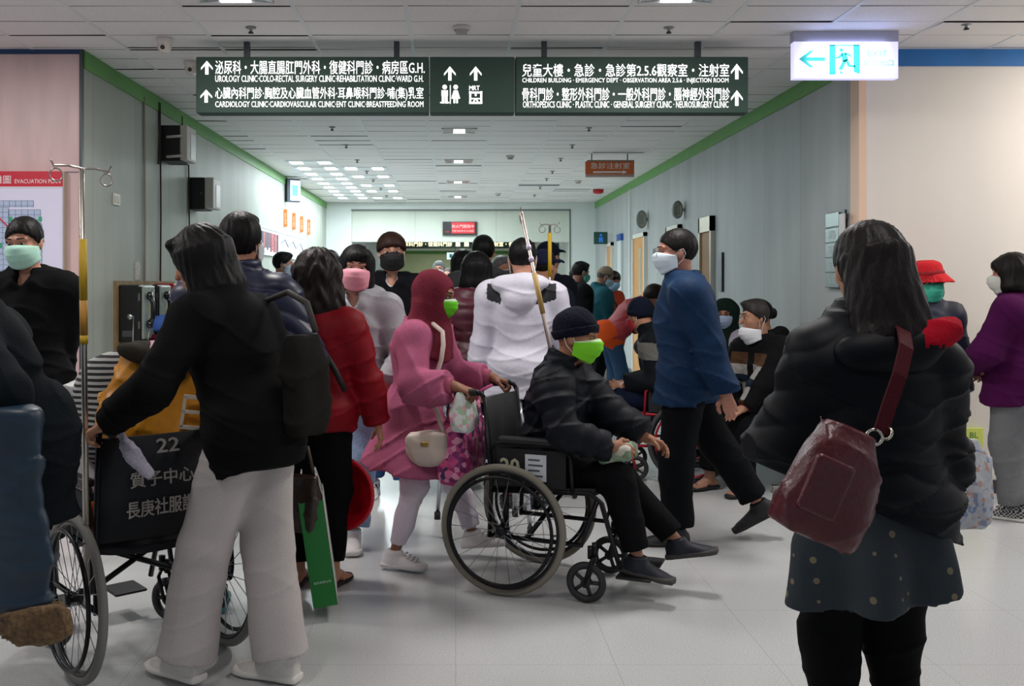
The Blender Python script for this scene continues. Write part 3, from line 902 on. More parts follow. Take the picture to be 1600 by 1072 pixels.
def floor_mat():
    m = bpy.data.materials.new('speckled_floor'); m.use_nodes = True
    nt = m.node_tree; b = nt.nodes['Principled BSDF']
    tc = nt.nodes.new('ShaderNodeTexCoord')
    n = nt.nodes.new('ShaderNodeTexNoise'); n.inputs['Scale'].default_value = 230; n.inputs['Detail'].default_value = 2
    n2 = nt.nodes.new('ShaderNodeTexNoise'); n2.inputs['Scale'].default_value = 1.3; n2.inputs['Detail'].default_value = 5
    for q in (n, n2): nt.links.new(tc.outputs['Object'], q.inputs['Vector'])
    cr = nt.nodes.new('ShaderNodeValToRGB')
    e = cr.color_ramp.elements
    e[0].position = 0.32; e[0].color = (*lin('#a3a4a4'), 1); e[1].position = 0.46; e[1].color = (*lin('#c4c6c6'), 1)
    x = cr.color_ramp.elements.new(0.66); x.color = (*lin('#cfd1d1'), 1)
    nt.links.new(n.outputs['Fac'], cr.inputs[0])
    br = nt.nodes.new('ShaderNodeTexBrick'); br.offset = 0.0
    br.inputs['Scale'].default_value = 1.0; br.inputs['Brick Width'].default_value = 0.6; br.inputs['Row Height'].default_value = 0.6
    br.inputs['Mortar Size'].default_value = 0.0015; br.inputs['Mortar Smooth'].default_value = 0.3
    br.inputs['Color1'].default_value = br.inputs['Color2'].default_value = (1, 1, 1, 1); br.inputs['Mortar'].default_value = (0.72, 0.71, 0.69, 1)
    nt.links.new(tc.outputs['Object'], br.inputs['Vector'])
    mx = nt.nodes.new('ShaderNodeMix'); mx.data_type = 'RGBA'; mx.blend_type = 'MULTIPLY'; mx.inputs[0].default_value = 1
    nt.links.new(cr.outputs[0], mx.inputs[6]); nt.links.new(br.outputs['Color'], mx.inputs[7]); nt.links.new(mx.outputs[2], b.inputs['Base Color'])
    r = nt.nodes.new('ShaderNodeMapRange'); r.inputs['To Min'].default_value = 0.12; r.inputs['To Max'].default_value = 0.27
    nt.links.new(n2.outputs['Fac'], r.inputs['Value']); nt.links.new(r.outputs[0], b.inputs['Roughness'])
    b.inputs['Specular IOR Level'].default_value = 0.5
    return m

M_corr = wall_mat('#aab0a5', 0.9, 0.18)
M_corr_r = wall_mat('#adb2b1', 0.9, 0.18)
M_cream = wall_mat('#dcd5cb', 0, 0.05, 0)
M_end = wall_mat('#d9e0dc', 0, 0.06, 0)
M_header = wall_mat('#d6dccf', 1.6, 0.06, 0)
M_stone = mat('#ceb0ae', rough=0.4, bump=0.05, scale=3.0, vary=0.10, stretch=(3.0, 3.0, 0.5), detail=8)
M_green = mat('#5f9a4c', rough=0.5, vary=0.06, scale=4)
M_blue = mat('#1767a8', rough=0.45, vary=0.1, scale=5)
M_dark = mat('#3b4046', rough=0.4)
M_tile = mat('#e4e1de', rough=0.75, bump=0.1, scale=90, vary=0.05)
M_bar = mat('#d9dcdc', rough=0.5)
M_plenum = mat('#3a3a3a', rough=0.9)

tag(MB().add([(-8, -5, 0), (9, -5, 0), (9, 39, 0), (-8, 39, 0)], [(0, 1, 2, 3)]).build('floor', floor_mat()), kind='structure')

# ceiling: lay-in tiles 0.65 x 0.325 m, each a little out of true, on white bars
rnd = random.Random(5)
cb = MB()
X0 = 0.362 - 0.65 * 14
def fixture_here(x, y):
    for fx, fy in HALL_LIGHTS:
        if abs(x - fx) < 0.33 and abs(y - fy) < 0.17: return False
    return False
def tiles(x_lo, x_hi, y_lo, y_hi, y_first=None):
    for i in range(28):
        xa = X0 + 0.65 * i; xb = xa + 0.65
        xa_, xb_ = max(xa, x_lo), min(xb, x_hi)
        if xb_ - xa_ < 0.03: continue
        y = math.floor(y_lo / 0.325) * 0.325
        while y < y_hi:
            ya, yb = max(y, y_lo), min(y + 0.325, y_hi)
            if yb - ya > 0.03:
                g = 0.004 if y < 14 else 0.006
                d = [rnd.uniform(0, 0.0035) for _ in range(4)]
                if rnd.random() < 0.12: d[0] = d[1] = d[0] + 0.006
                cb.add([(xa_ + 0.008, ya + g, CEIL - d[0]), (xb_ - 0.008, ya + g, CEIL - d[1]), (xb_ - 0.008, yb - g, CEIL - d[2]), (xa_ + 0.008, yb - g, CEIL - d[3])], [(0, 3, 2, 1)], 0)
            y += 0.325
        if xa > x_lo: cb.box((xa - 0.013, y_lo, CEIL - 0.004), (xa + 0.013, y_hi, CEIL + 0.004), 1)
tiles(-8, 9, -1.0, YF); tiles(WL, WR, YF, YE)
cb.add([(-8, -5, CEIL + 0.012), (9, -5, CEIL + 0.012), (9, YF + 0.05, CEIL + 0.012), (-8, YF + 0.05, CEIL + 0.012)], [(3, 2, 1, 0)], 2)
cb.add([(WL - 0.1, YF, CEIL + 0.012), (WR + 0.1, YF, CEIL + 0.012), (WR + 0.1, YE + 0.2, CEIL + 0.012), (WL - 0.1, YE + 0.2, CEIL + 0.012)], [(3, 2, 1, 0)], 2)
cb.add([(-2.2, YE + 0.2, 2.72), (2.4, YE + 0.2, 2.72), (2.4, 39, 2.72), (-2.2, 39, 2.72)], [(3, 2, 1, 0)], 0)
tag(cb.build('ceiling', [M_tile, M_bar, M_plenum], fix=False), kind='structure')

struct('wall_left', (WL - 0.12, YF + 0.02, 0), (WL, YE, CEIL), M_corr)
struct('wall_right', (WR, YF + 0.14, 0), (WR + 0.12, YE, CEIL), M_corr_r)
struct('wall_left_front', (-8, YF, 0), (WL - 0.012, YF + 0.4, CEIL - 0.02), M_stone)
struct('wall_right_front', (WR + 0.05, YF, 0), (9, YF + 0.14, CEIL), M_cream)
struct('trim_1', (WL - 0.016, YF - 0.006, 0), (WL + 0.002, YF + 0.03, CEIL), M_dark)
struct('trim_2', (WR, YF - 0.004, 0), (WR + 0.05, YF + 0.14, CEIL), mat('#e2bfa4', rough=0.5))
struct('trim_3', (-8, YF - 0.004, CEIL - 0.035), (WL - 0.016, YF + 0.01, CEIL), mat('#173a63', rough=0.5))
struct('trim_4', (WL, YF + 0.03, CEIL - 0.125), (WL + 0.012, YE, CEIL - 0.004), M_green)
struct('trim_5', (WR - 0.012, YF, CEIL - 0.125), (WR, YE, CEIL - 0.004), M_green)
struct('trim_6', (WR + 0.05, YF - 0.012, CEIL - 0.118), (9, YF, CEIL - 0.004), M_blue)
struct('baseboard_right_front', (WR + 0.05, YF - 0.012, 0), (9, YF, 0.09), mat('#3d3733', rough=0.5))
struct('baseboard_right', (WR - 0.012, YF + 0.14, 0), (WR, YE, 0.09), mat('#55595a', rough=0.5))
struct('baseboard_left', (WL, YF + 0.03, 0), (WL + 0.012, YE, 0.09), mat('#55595a', rough=0.5))
for z in (2.19, 1.08):
    struct('trim_7', (-8, YF - 0.003, z - 0.004), (WL - 0.016, YF, z + 0.004), mat('#7d6a80', rough=0.6))
# the far end: soffit, two piers, a set-back header and the corridor that goes on behind it
struct('wall_end_soffit', (WL, YE, 2.885), (WR, YE + 0.2, CEIL + 0.02), M_end)
struct('wall_end_left', (WL, YE, 0), (-2.05, YE + 0.2, 2.885), M_end)
struct('wall_end_right', (2.25, YE, 0), (WR, YE + 0.2, 2.885), M_end)
struct('wall_end_header', (-2.06, YE + 0.1, 2.255), (2.26, YE + 0.3, 2.9), M_header)
struct('trim_8', (-2.06, YE - 0.012, 2.87), (2.262, YE + 0.1, 2.89), mat('#6d7270', rough=0.6))
struct('trim_9', (2.238, YE - 0.012, 0), (2.262, YE, 2.89), mat('#5d6260', rough=0.6))
struct('wall_far_left', (-2.3, YE + 0.3, 0), (-2.2, 39, 2.75), wall_mat('#b8c4c6', 0))
struct('wall_far_right', (2.3, YE + 0.3, 0), (2.4, 39, 2.75), wall_mat('#d5ddd6', 0))
struct('wall_far_end', (-2.3, 38.0, 0), (2.4, 38.15, 2.72), mat('#ccd3a8', rough=0.6, vary=0.05, scale=2))
struct('trim_10', (-2.2, 37.98, 2.6), (2.3, 38.0, 2.72), M_green)

# ---------------------------------------------------------------- ceiling lights
M_refl = metal('#8d9294', 0.22)
def lamp_emit(col, e): return mat(col, rough=0.4, emit=e)
def reflector_light(x, y, w, d, bright, em, power, label, group, col, z=CEIL):
    t = thing('ceiling_light', label, 'light', (x, y, z), 0, group)
    f = MB()
    for a, b in (((-w / 2, -d / 2), (w / 2, -d / 2 + 0.012)), ((-w / 2, d / 2 - 0.012), (w / 2, d / 2)), ((-w / 2, -d / 2), (-w / 2 + 0.012, d / 2)), ((w / 2 - 0.012, -d / 2), (w / 2, d / 2))):
        f.box((a[0], a[1], -0.016), (b[0], b[1], 0.0))
    f.build('frame', M_bar, t)
    for sg in (-1, 1):
        x0, x1 = sg * bright / 2, sg * (w / 2 - 0.012)
        MB().add([(x0, -d / 2 + 0.012, -0.006), (x0, d / 2 - 0.012, -0.006), (x1, d / 2 - 0.012, -0.014), (x1, -d / 2 + 0.012, -0.014)], [(0, 1, 2, 3)]).build('reflector', M_refl, t)
    box('diffuser', (-bright / 2, -d / 2 + 0.012, -0.013), (bright / 2, d / 2 - 0.012, -0.006), lamp_emit('#ffffff', em), t)
    area_light('lamp', (0, 0, -0.03), power, w * 0.9, d * 0.9, col, parent=t)
    return t
hall_names = ['above the left panel of the green sign', 'above the right panel of the green sign']
for i, (x, y) in enumerate(HALL_LIGHTS):
    lb = 'bright recessed light at the picture top, ' + hall_names[i] if i < 2 else 'recessed hall ceiling light outside the picture'
    reflector_light(x, y, 0.42, 0.62, 0.17, 4.0, HALL_POWER * (0.45 if y < 3 else 0.8 if x > 4 else 1.25), lb, 'hall ceiling lights', WARM)
wl = reflector_light(4.9, 5.75, 0.42, 0.62, 0.17, 4.0, HALL_POWER * 0.4, 'recessed hall light beyond the right picture edge', 'hall ceiling lights', WARM)
bulb = bpy.data.lights.new('bulb', 'POINT'); bulb.energy = 44; bulb.color = (1.0, 0.93, 0.86); bulb.shadow_soft_size = 0.12
bo = bpy.data.objects.new('bulb', bulb); COL.objects.link(bo); bo.parent = wl; bo.location = (0, 0, -0.30)
for i, y in enumerate(MID_LIGHTS):
    reflector_light(0.037, y, 0.36, 0.30, 0.115, 5.0, MID_POWER, 'square downlight on the corridor centre line, ' + ('nearest the big green sign', 'second from the big green sign', 'third from the big green sign', 'last before the end wall')[i], 'downlights along the corridor centre', COOL)
for i, (x, y) in enumerate(CLUSTER):
    row = x < -1.5
    n = i if row else i - 9
    od = ('first', 'second', 'third', 'fourth', 'fifth', 'sixth', 'seventh', 'eighth', 'ninth')[n]
    t = thing('ceiling_light', 'ceiling light with two bright squares, %s of the row %s' % (od, 'along the left wall' if row else 'nearer the corridor middle'), 'light', (x, y, CEIL), 0, 'twin square ceiling lights')
    box('frame', (-0.31, -0.15, -0.010), (0.31, 0.15, 0.0), mat('#dfe6ea', rough=0.35), t)
    for sg in (-1, 1):
        box('diffuser', (sg * 0.185 - 0.075, -0.12, -0.014), (sg * 0.185 + 0.075, 0.12, -0.010), lamp_emit('#f4faff', 5.0), t)
    area_light('lamp', (0, 0, -0.03), CLUSTER_POWER, 0.55, 0.25, COOL, parent=t)
for i, (x, y) in enumerate(FAR_LIGHTS):
    area_light('far_lamp', (x, y, 2.68), FAR_POWER, 1.2, 0.4, (0.95, 1.0, 0.92))

# ---------------------------------------------------------------- the big green hanging sign
M_sign = mat('#2a4138', rough=0.7, vary=0.03, scale=3)
M_white = mat('#ffffff', rough=0.5, emit=1.15)
SY = 6.35
def sx(px): return (px - CX) / FPX * SY
def sz(py): return EYE - (py - CY) / FPX * SY
def sign_arrow(mb, cx, cy, w, h, M, up=True):
    """arrow outline in pixels -> metres on the sign plane"""
    pass
sign = thing('hanging_sign', 'long dark green backlit clinic direction sign hung across the corridor', 'sign', (sx(737), SY, sz(136)))
def on_sign(px, py): return (sx(px) - sign.location.x, -0.062, sz(py) - sign.location.z)
for x0, x1 in ((310, 670), (672, 803), (805, 1165)):
    a, b = on_sign(x0, 179), on_sign(x1, 92)
    box('panel', (a[0], -0.06, a[2]), (b[0], 0.06, b[2]), M_sign, sign, bevel=0.006)
for px in (386, 620, 850, 1090):
    a = on_sign(px, 92)
    box('hanger', (a[0] - 0.018, -0.02, a[2] - 0.01), (a[0] + 0.018, 0.02, CEIL - 0.002 - sign.location.z), M_dark, sign)
rows = [(340, 664, 98, 119, '泌尿科・大腸直腸肛門外科・復健科門診・病房區G.H.'),
        (340, 662, 121, 131, 'UROLOGY CLINIC·COLO-RECTAL SURGERY CLINIC·REHABILITATION CLINIC·WARD G.H.'),
        (340, 662, 139, 160, '心臟內科門診·胸腔及心臟血管外科·耳鼻喉科門診·哺(集)乳室'),
        (340, 662, 161, 170, 'CARDIOLOGY CLINIC·CARDIOVASCULAR CLINIC·ENT CLINIC·BREASTFEEDING ROOM'),
        (815, 1135, 103, 123, '兒童大樓・急診・急診第2.5.6觀察室・注射室'),
        (815, 1134, 125, 134, 'CHILDREN BUILDING · EMERGENCY DEPT · OBSERVATION AREA 2.5.6 · INJECTION ROOM'),
        (815, 1136, 140, 160, '骨科門診・整形外科門診・一般外科門診・腦神經外科門診'),
        (816, 1134, 161, 171, 'ORTHOPEDICS CLINIC · PLASTIC CLINIC · GENERAL SURGERY CLINIC · NEUROSURGERY CLINIC')]
for x0, x1, y0, y1, s in rows:
    a = on_sign(x0, y1)
    text(s, M_white, sign, a, width=(x1 - x0) / FPX * SY, height=(y1 - y0) / FPX * SY, bold=0.007 if ord(s[0]) > 127 else 0.004)
PXM = SY / FPX
def arrow_pts(cx, cy, w, h):
    """upward arrow, tip at the top, in pixels around (cx, cy)"""
    return [(cx + a * w / 2, cy + b * h / 2) for a, b in ((0, -1), (1, 0.0), (1, 0.32), (0.28, -0.35), (0.28, 1), (-0.28, 1), (-0.28, -0.35), (-1, 0.32), (-1, 0.0))]
def sign_poly(name, polys, parent=sign, m=M_white, Mx=None):
    mb = MB()
    for pts in polys:
        q = [((sx(x) - sign.location.x), (sz(y) - sign.location.z)) for x, y in pts]
        mb.poly(q, 0.002, Matrix.Translation((0, -0.063, 0)))
    return mb.build(name, m, parent)
for cx, cy, w, h in ((327, 109, 18, 21), (326, 153, 18, 20), (1147, 115, 18, 24), (1147, 156, 18, 24), (703, 118, 18, 22), (743, 118, 18, 22)):
    sign_poly('arrow', [arrow_pts(cx, cy, w, h)])
def disc(cx, cy, r, n=14): return [(cx + r * math.cos(2 * math.pi * i / n), cy + r * math.sin(2 * math.pi * i / n)) for i in range(n)]
def rect(x0, y0, x1, y1): return [(x0, y0), (x1, y0), (x1, y1), (x0, y1)]
sign_poly('restroom_symbol', [disc(695, 139, 3.6), rect(690, 144, 700, 153), rect(690.5, 153, 694.5, 164), rect(695.5, 153, 699.5, 164), rect(688, 162, 694, 164), rect(696, 162, 702, 164), rect(703, 136, 704.3, 165),
                              disc(712, 139, 3.6), [(709, 144), (715, 144), (719, 157), (705, 157)], rect(708.5, 157, 711.3, 164), rect(712.7, 157, 715.5, 164)])
text('MRT', M_white, sign, on_sign(733, 144), width=16 * PXM, height=7 * PXM, bold=0.02)
sign_poly('train_symbol', [rect(733, 146, 736, 164), rect(750, 146, 753, 164), rect(733, 146, 753, 149), rect(733, 162, 753, 165), rect(736, 156, 750, 158), [(738, 162), (741, 158), (743, 158), (741, 162)], [(748, 162), (745, 158), (743, 158), (745, 162)], rect(741.5, 149, 744.5, 153)])

# ---------------------------------------------------------------- exit sign with running figure
EY = 6.1
ex = at(1319, 92, EY)
exs = thing('exit_sign', 'lit white emergency exit box with green running figure and left arrow', 'sign', ex)
def ep(px, py): return ((px - 1319) / FPX * EY, (92 - py) / FPX * EY)
a, b = ep(1238, 124), ep(1400, 67)
box('light_panel', (a[0], -0.03, a[1]), (b[0], 0.03, b[1]), mat('#cfcdf6', rough=0.5, emit=0.85), exs)
a, b = ep(1237, 67), ep(1400, 56)
box('housing', (a[0], -0.035, a[1]), (b[0], 0.035, CEIL - ex.z), mat('#a9a9bd', rough=0.4), exs)
M_eg = mat('#0fa393', rough=0.5, emit=0.32)
def exit_poly(name, polys, m=M_eg, dy=-0.033):
    mb = MB()
    for pts in polys:
        mb.poly([ep(*p) for p in pts], 0.002, Matrix.Translation((0, dy, 0)))
    return mb.build(name, m, exs)
exit_poly('arrow', [[(1246, 94), (1263, 81), (1268, 81), (1257, 91.5), (1286, 91.5), (1286, 97), (1257, 97), (1268, 107), (1263, 107)]])
exit_poly('doorway_symbol', [rect(1293, 72, 1302, 118), rect(1293, 72, 1340, 73.5), [(1330, 72), (1340, 72), (1340, 117), (1331, 114)]])
exit_poly('running_figure', [disc(1311.5, 80, 2.8), [(1311, 84), (1318, 84), (1322, 95), (1318, 99), (1313, 98)], [(1311, 85), (1314, 88), (1309, 93), (1302, 93), (1302, 91), (1307, 90)], [(1317, 84), (1324, 86), (1327, 90), (1325, 91), (1322, 88), (1317, 88)],
                             [(1315, 95), (1319, 97), (1313, 111), (1307, 110)], [(1317, 95), (1321, 94), (1325, 103), (1333, 104), (1333, 107), (1322, 106)], [(1308, 113), (1311, 113), (1314, 117), (1311, 117)]])
M_et = mat('#58bccb', rough=0.5, emit=0.45)
q = ep(1352, 90); text('EXIT', M_et, exs, (q[0], -0.033, q[1]), width=31 / FPX * EY, height=9 / FPX * EY)
q = ep(1346, 105); text('緊急出口', M_et, exs, (q[0], -0.033, q[1]), width=46 / FPX * EY, height=10 / FPX * EY)
area_light('exit_glow', (0, -0.08, 0.0), 1.6, 0.5, 0.2, (0.55, 0.6, 1.0), (math.radians(75), 0, 0), exs)

# ---------------------------------------------------------------- smaller signs
M_or = mat('#c9622a', rough=0.45)
M_pale = mat('#e9e4de', rough=0.5)
o_ = at(952.5, 264, 11.8)
ors = thing('hanging_sign', 'orange hanging sign with white arrow pointing right by the right wall', 'sign', o_)
u = 11.8 / FPX
box('panel', (-38 * u, -0.02, -8.5 * u), (38 * u, 0.02, 11.5 * u), M_or, ors)
box('rail', (-35 * u, -0.025, 11.5 * u), (38 * u, 0.025, 13.5 * u), mat('#7f7670', rough=0.5), ors)
box('caption_strip', (-38 * u, -0.021, -13 * u), (38 * u, 0.019, -8.5 * u), mat('#b9aaa0', rough=0.5), ors)
for sg in (-1, 1): box('hanger', (sg * 0.22 - 0.006, -0.006, 13 * u), (sg * 0.22 + 0.006, 0.006, CEIL - o_.z), M_dark, ors)
text('急診注射室', M_pale, ors, (-30 * u, -0.022, 0 * u), width=61 * u, height=9.5 * u)
MB().poly([(-26 * u, -4 * u), (20 * u, -4 * u), (20 * u, -2.2 * u), (27 * u, -5.2 * u), (20 * u, -8.2 * u), (20 * u, -6.4 * u), (-26 * u, -6.4 * u)], 0.002, Matrix.Translation((0, -0.022, 0))).build('arrow', M_pale, ors)
text('EMERGENCY INJECTION ROOM', M_or, ors, (-36 * u, -0.023, -12 * u), width=72 * u, height=2.8 * u)

led = thing('message_display', 'black display with red door closed message on the far header', 'display', at(718.5, 357, YE + 0.06))
u = (YE + 0.06) / FPX
box('housing', (-26.5 * u, -0.04, -10.5 * u), (26.5 * u, 0.04, 10.5 * u), mat('#14161a', rough=0.4), led)
box('screen', (-13 * u, -0.043, -8 * u), (23 * u, -0.038, 9.5 * u), mat('#b3121c', rough=0.4, emit=0.7), led)
M_led = mat('#ffb0b0', rough=0.5, emit=0.9)
text('防火門關閉中', M_led, led, (-12 * u, -0.045, 0.3 * u), width=34 * u, height=5.5 * u)
text('THE DOOR IS CLOSED', M_led, led, (-12 * u, -0.045, -5.6 * u), width=34 * u, height=3 * u)
text('112', mat('#d02020', rough=0.5, emit=0.8), led, (-23 * u, -0.045, -6.5 * u), width=6 * u, height=2.4 * u)

fs = thing('hanging_sign', 'far green backlit direction sign glimpsed under the end header', 'sign', (0.1, 28, 2.62))
box('panel', (-2.2, -0.05, -0.17), (2.25, 0.05, 0.1), M_sign, fs)
M_warm = mat('#fff0c8', rough=0.5, emit=1.6)
text('泌尿科門診・復健科門診', M_warm, fs, (-1.75, -0.053, -0.11), width=1.55, height=0.13, bold=0.02)
text('急診・注射室・骨科門診', M_warm, fs, (0.45, -0.053, -0.11), width=1.55, height=0.13, bold=0.02)
for x in (-0.1, 0.15): box('lit_symbol', (x, -0.053, -0.11), (x + 0.13, -0.05, 0.02), M_warm, fs)
fe = thing('exit_sign', 'small far lit exit sign hanging beyond the end header', 'sign', at(711, 400, 34))
box('light_panel', (-0.29, -0.03, -0.12), (0.29, 0.03, 0.12), mat('#cfe0ff', rough=0.4, emit=1.2), fe)
for x in (-0.2, -0.02): box('green_symbol', (x, -0.033, -0.07), (x + 0.1, -0.03, 0.07), M_eg, fe)
box('hanger', (-0.01, -0.01, 0.12), (0.01, 0.01, 2.72 - fe.location.z), M_dark, fe)
text('EXIT', M_eg, fe, (0.11, -0.033, -0.04), width=0.15, height=0.06)
fb = tag(box('notice_board', tuple(at(700, 441, 37.8)), tuple(at(745, 426, 38.0)), mat('#2a3a34', rough=0.6)), 'dark green notice board on the far end wall', 'board')
fg = tag(box('wall_sign', tuple(at(669, 429, 37.9)), tuple(at(679, 423, 38.0)), mat('#1e8a4a', rough=0.6)), 'tiny green sign on the far end wall', 'sign')

# exit sign seen edge-on by the left wall
le = thing('exit_sign', 'lit exit box seen at an angle high on the left corridor wall', 'sign', (WL + 0.10, 14.4, 2.82), 35)
box('housing', (-0.11, -0.06, -0.17), (0.1, 0.03, 0.17), mat('#39424e', rough=0.5), le)
box('light_panel', (-0.06, -0.063, -0.15), (0.1, -0.06, 0.15), mat('#cfe2ff', rough=0.4, emit=1.3), le)
box('green_symbol', (-0.03, -0.066, -0.08), (0.06, -0.063, 0.08), mat('#5fa8d8', rough=0.5, emit=0.6), le)
for i, y in enumerate((14.25, 15.0, 15.75, 16.5)):
    t = thing('room_plate', 'orange vertical name plate on the left wall, ' + ('first of four, nearest the camera', 'second of four', 'third of four', 'fourth of four, nearest the end wall')[i], 'sign', (WL, y, 2.40), 0, 'orange plates on the left wall')
    box('plate', (0.0, -0.02, -0.13), (0.05, 0.02, 0.13), mat('#d67a3a', rough=0.5), t)
    text('診\n間', mat('#f4d9b8', rough=0.5), t, (0.012, -0.022, -0.09), width=0.028, height=0.17)
nb = thing('notice_board', 'wide notice board of photographs on the left corridor wall', 'board', (WL, 13.2, 2.06))
box('panel', (0.0, -0.75, -0.25), (0.02, 3.0, 0.1), mat('#cfd8dc', rough=0.5), nb)
box('frame', (0.0, -0.78, 0.1), (0.028, 3.03, 0.13), M_bar, nb)
r7 = random.Random(7)
for i in range(10):
    c = r7.choice(['#6b5a66', '#8a4652', '#3f4a5c', '#b06a6a', '#2f3240', '#a89aa4'])
    box('photo', (0.02, -0.7 + i * 0.12, -0.2 + r7.uniform(0, 0.06)), (0.023, -0.6 + i * 0.12, 0.06), mat(c, rough=0.6, vary=0.4, scale=30), nb)
for i in range(3):
    MB().tube([(0.024, 0.7 + i * 0.7, -0.05), (0.024, 1.0 + i * 0.7, 0.02), (0.024, 1.3 + i * 0.7, -0.08)], 0.006, 5).build('drawn_line', mat('#5d6a78', rough=0.6), nb)

# restroom signs on the right
ms = thing('restroom_sign', 'dark green projecting sign with blue figure before the end wall', 'sign', at(938.5, 372, 17.0))
u = 17.0 / FPX
box('panel', (-10.5 * u, -0.02, -9.5 * u), (10.5 * u, 0.02, 9.5 * u), mat('#1e4a40', rough=0.5), ms)
box('bracket', (10.5 * u, -0.01, -8 * u), (WR - ms.location.x, 0.01, 8 * u), M_bar, ms)
mb = MB(); Mx = Matrix.Translation((0, -0.024, 0))
for pts in ([(-3, 1), (3, 1), (3, -2), (-3, -2)], [(-3, -2), (-0.4, -2), (-0.4, -6.5), (-3, -6.5)], [(0.4, -2), (3, -2), (3, -6.5), (0.4, -6.5)], [(2 * math.cos(i), 4.3 + 2 * math.sin(i)) for i in np.linspace(0, 6, 10)]):
    mb.poly([(x * u, z * u) for x, z in pts], 0.003, Mx)
mb.build('figure_symbol', mat('#2a6fd6', rough=0.5, emit=0.3), ms)
ws = thing('restroom_sign', 'dark green sign with pink figure beyond the end opening', 'sign', at(868, 387, 20.5))
u = 20.5 / FPX
box('panel', (-5.5 * u, -0.02, -7.5 * u), (5.5 * u, 0.02, 7.5 * u), mat('#1e4a40', rough=0.5), ws)
box('bracket', (5.5 * u, -0.01, -2 * u), (2.3 - ws.location.x, 0.01, 2 * u), M_bar, ws)
mb = MB()
for pts in ([(-1.2, 3), (1.2, 3), (2.6, -2.5), (-2.6, -2.5)], [(-1.5, -2.5), (1.5, -2.5), (1.5, -5.5), (-1.5, -5.5)], [(1.5 * math.cos(i), 4.6 + 1.5 * math.sin(i)) for i in np.linspace(0, 6, 10)]):
    mb.poly([(x * u, z * u) for x, z in pts], 0.003, Mx)
mb.build('figure_symbol', mat('#e59aa8', rough=0.5, emit=0.2), ws)
for i, (px, py, Y) in enumerate(((1058, 328, 11.55), (1002, 343, 13.75))):
    p = at(px, py, Y)
    t = thing('room_plate', 'pale oval door sign above the ' + ('second' if i == 0 else 'third') + ' doorway along the right wall', 'sign', p, 0, 'oval door signs')
    u = Y / FPX
    MB().lathe((0, 0, 0), (0, 1, 0), [(0.0, -0.012), (1.0, -0.012), (1.0, 0.012), (0.0, 0.012)], 20).build('plate', mat('#b8bca8', rough=0.45), t).scale = (7.5 * u, 1, 13.5 * u)
    MB().ring((0, -0.012, 0), (0, 1, 0), 1.0, 0.05, 20, 5).build('rim', mat('#5d6468', rough=0.4), t).scale = (7.5 * u, 1, 13.5 * u)
    for k in (-1, 0, 1): box('engraved_line', (k * 2.5 * u - 0.006, -0.016, -7 * u), (k * 2.5 * u + 0.006, -0.012, 7 * u), mat('#8d917f', rough=0.6), t)
    box('bracket', (7.0 * u, -0.008, -2 * u), (WR - p.x, 0.008, 2 * u), M_bar, t)

# doors along the right wall
M_frame = mat('#d8d8cc', rough=0.45); M_wood = mat('#c9935a', rough=0.5, vary=0.15, scale=4, stretch=(6, 6, 0.5)); M_brown = mat('#8a673f', rough=0.55, vary=0.12, scale=5)
for i, (y0, y1, z, wood) in enumerate(((10.17, 10.69, 2.15, M_brown), (11.65, 12.36, 2.15, M_brown), (13.78, 14.72, 2.17, M_wood), (16.7, 17.25, 2.15, M_wood))):
    d = tag(thing('door_%d' % (i + 1), None, None, (WR, y0, 0)), kind='structure')
    fr = MB()
    fr.box((-0.05, 0, 0), (0.0, 0.05, z)); fr.box((-0.05, y1 - y0 - 0.05, 0), (0.0, y1 - y0, z)); fr.box((-0.05, 0, z - (0.16 if i < 2 else 0.06)), (0.0, y1 - y0, z))
    fr.build('door_frame', M_frame if i != 0 else metal('#c9c4b8', 0.35), d)
    box('door_leaf', (-0.025, 0.05, 0), (0.0, y1 - y0 - 0.05, z - 0.05), wood, d)
    if i == 2:
        box('door_window', (-0.028, 0.35, 0.9), (-0.022, 0.5, 1.95), mat('#aebcae', rough=0.2), d)
        box('door_handle', (-0.07, 0.12, 0.98), (-0.03, 0.16, 1.12), metal(), d)
wc = tag(thing('wall_panel', 'slim pale vertical panel with blue cap between the third and fourth doorways', 'panel', (WR, 15.75, 0)))
box('strip', (-0.04, 0, 0.3), (0, 0.35, 2.14), mat('#c9d2d0', rough=0.4), wc)
box('blue_cap', (-0.05, -0.02, 2.14), (0, 0.37, 2.25), mat('#2a4f9a', rough=0.4), wc)
box('conduit', (WR - 0.03, 15.05, 1.2), (WR, 15.09, CEIL - 0.125), mat('#dfe4e0', rough=0.5))
tag(bpy.data.objects['conduit'], 'thin pale vertical conduit on the right wall below the green band', 'conduit')
sp = thing('switch_plate', 'dark edged small plate beside the nearest right-hand doorway', 'plate', (WR, 9.92, 1.55))
box('plate', (-0.02, -0.07, -0.2), (0, 0.07, 0.2), mat('#8e969c', rough=0.35), sp)
box('dark_edge', (-0.024, -0.085, -0.2), (0, -0.07, 0.2), mat('#1d2833', rough=0.4), sp)

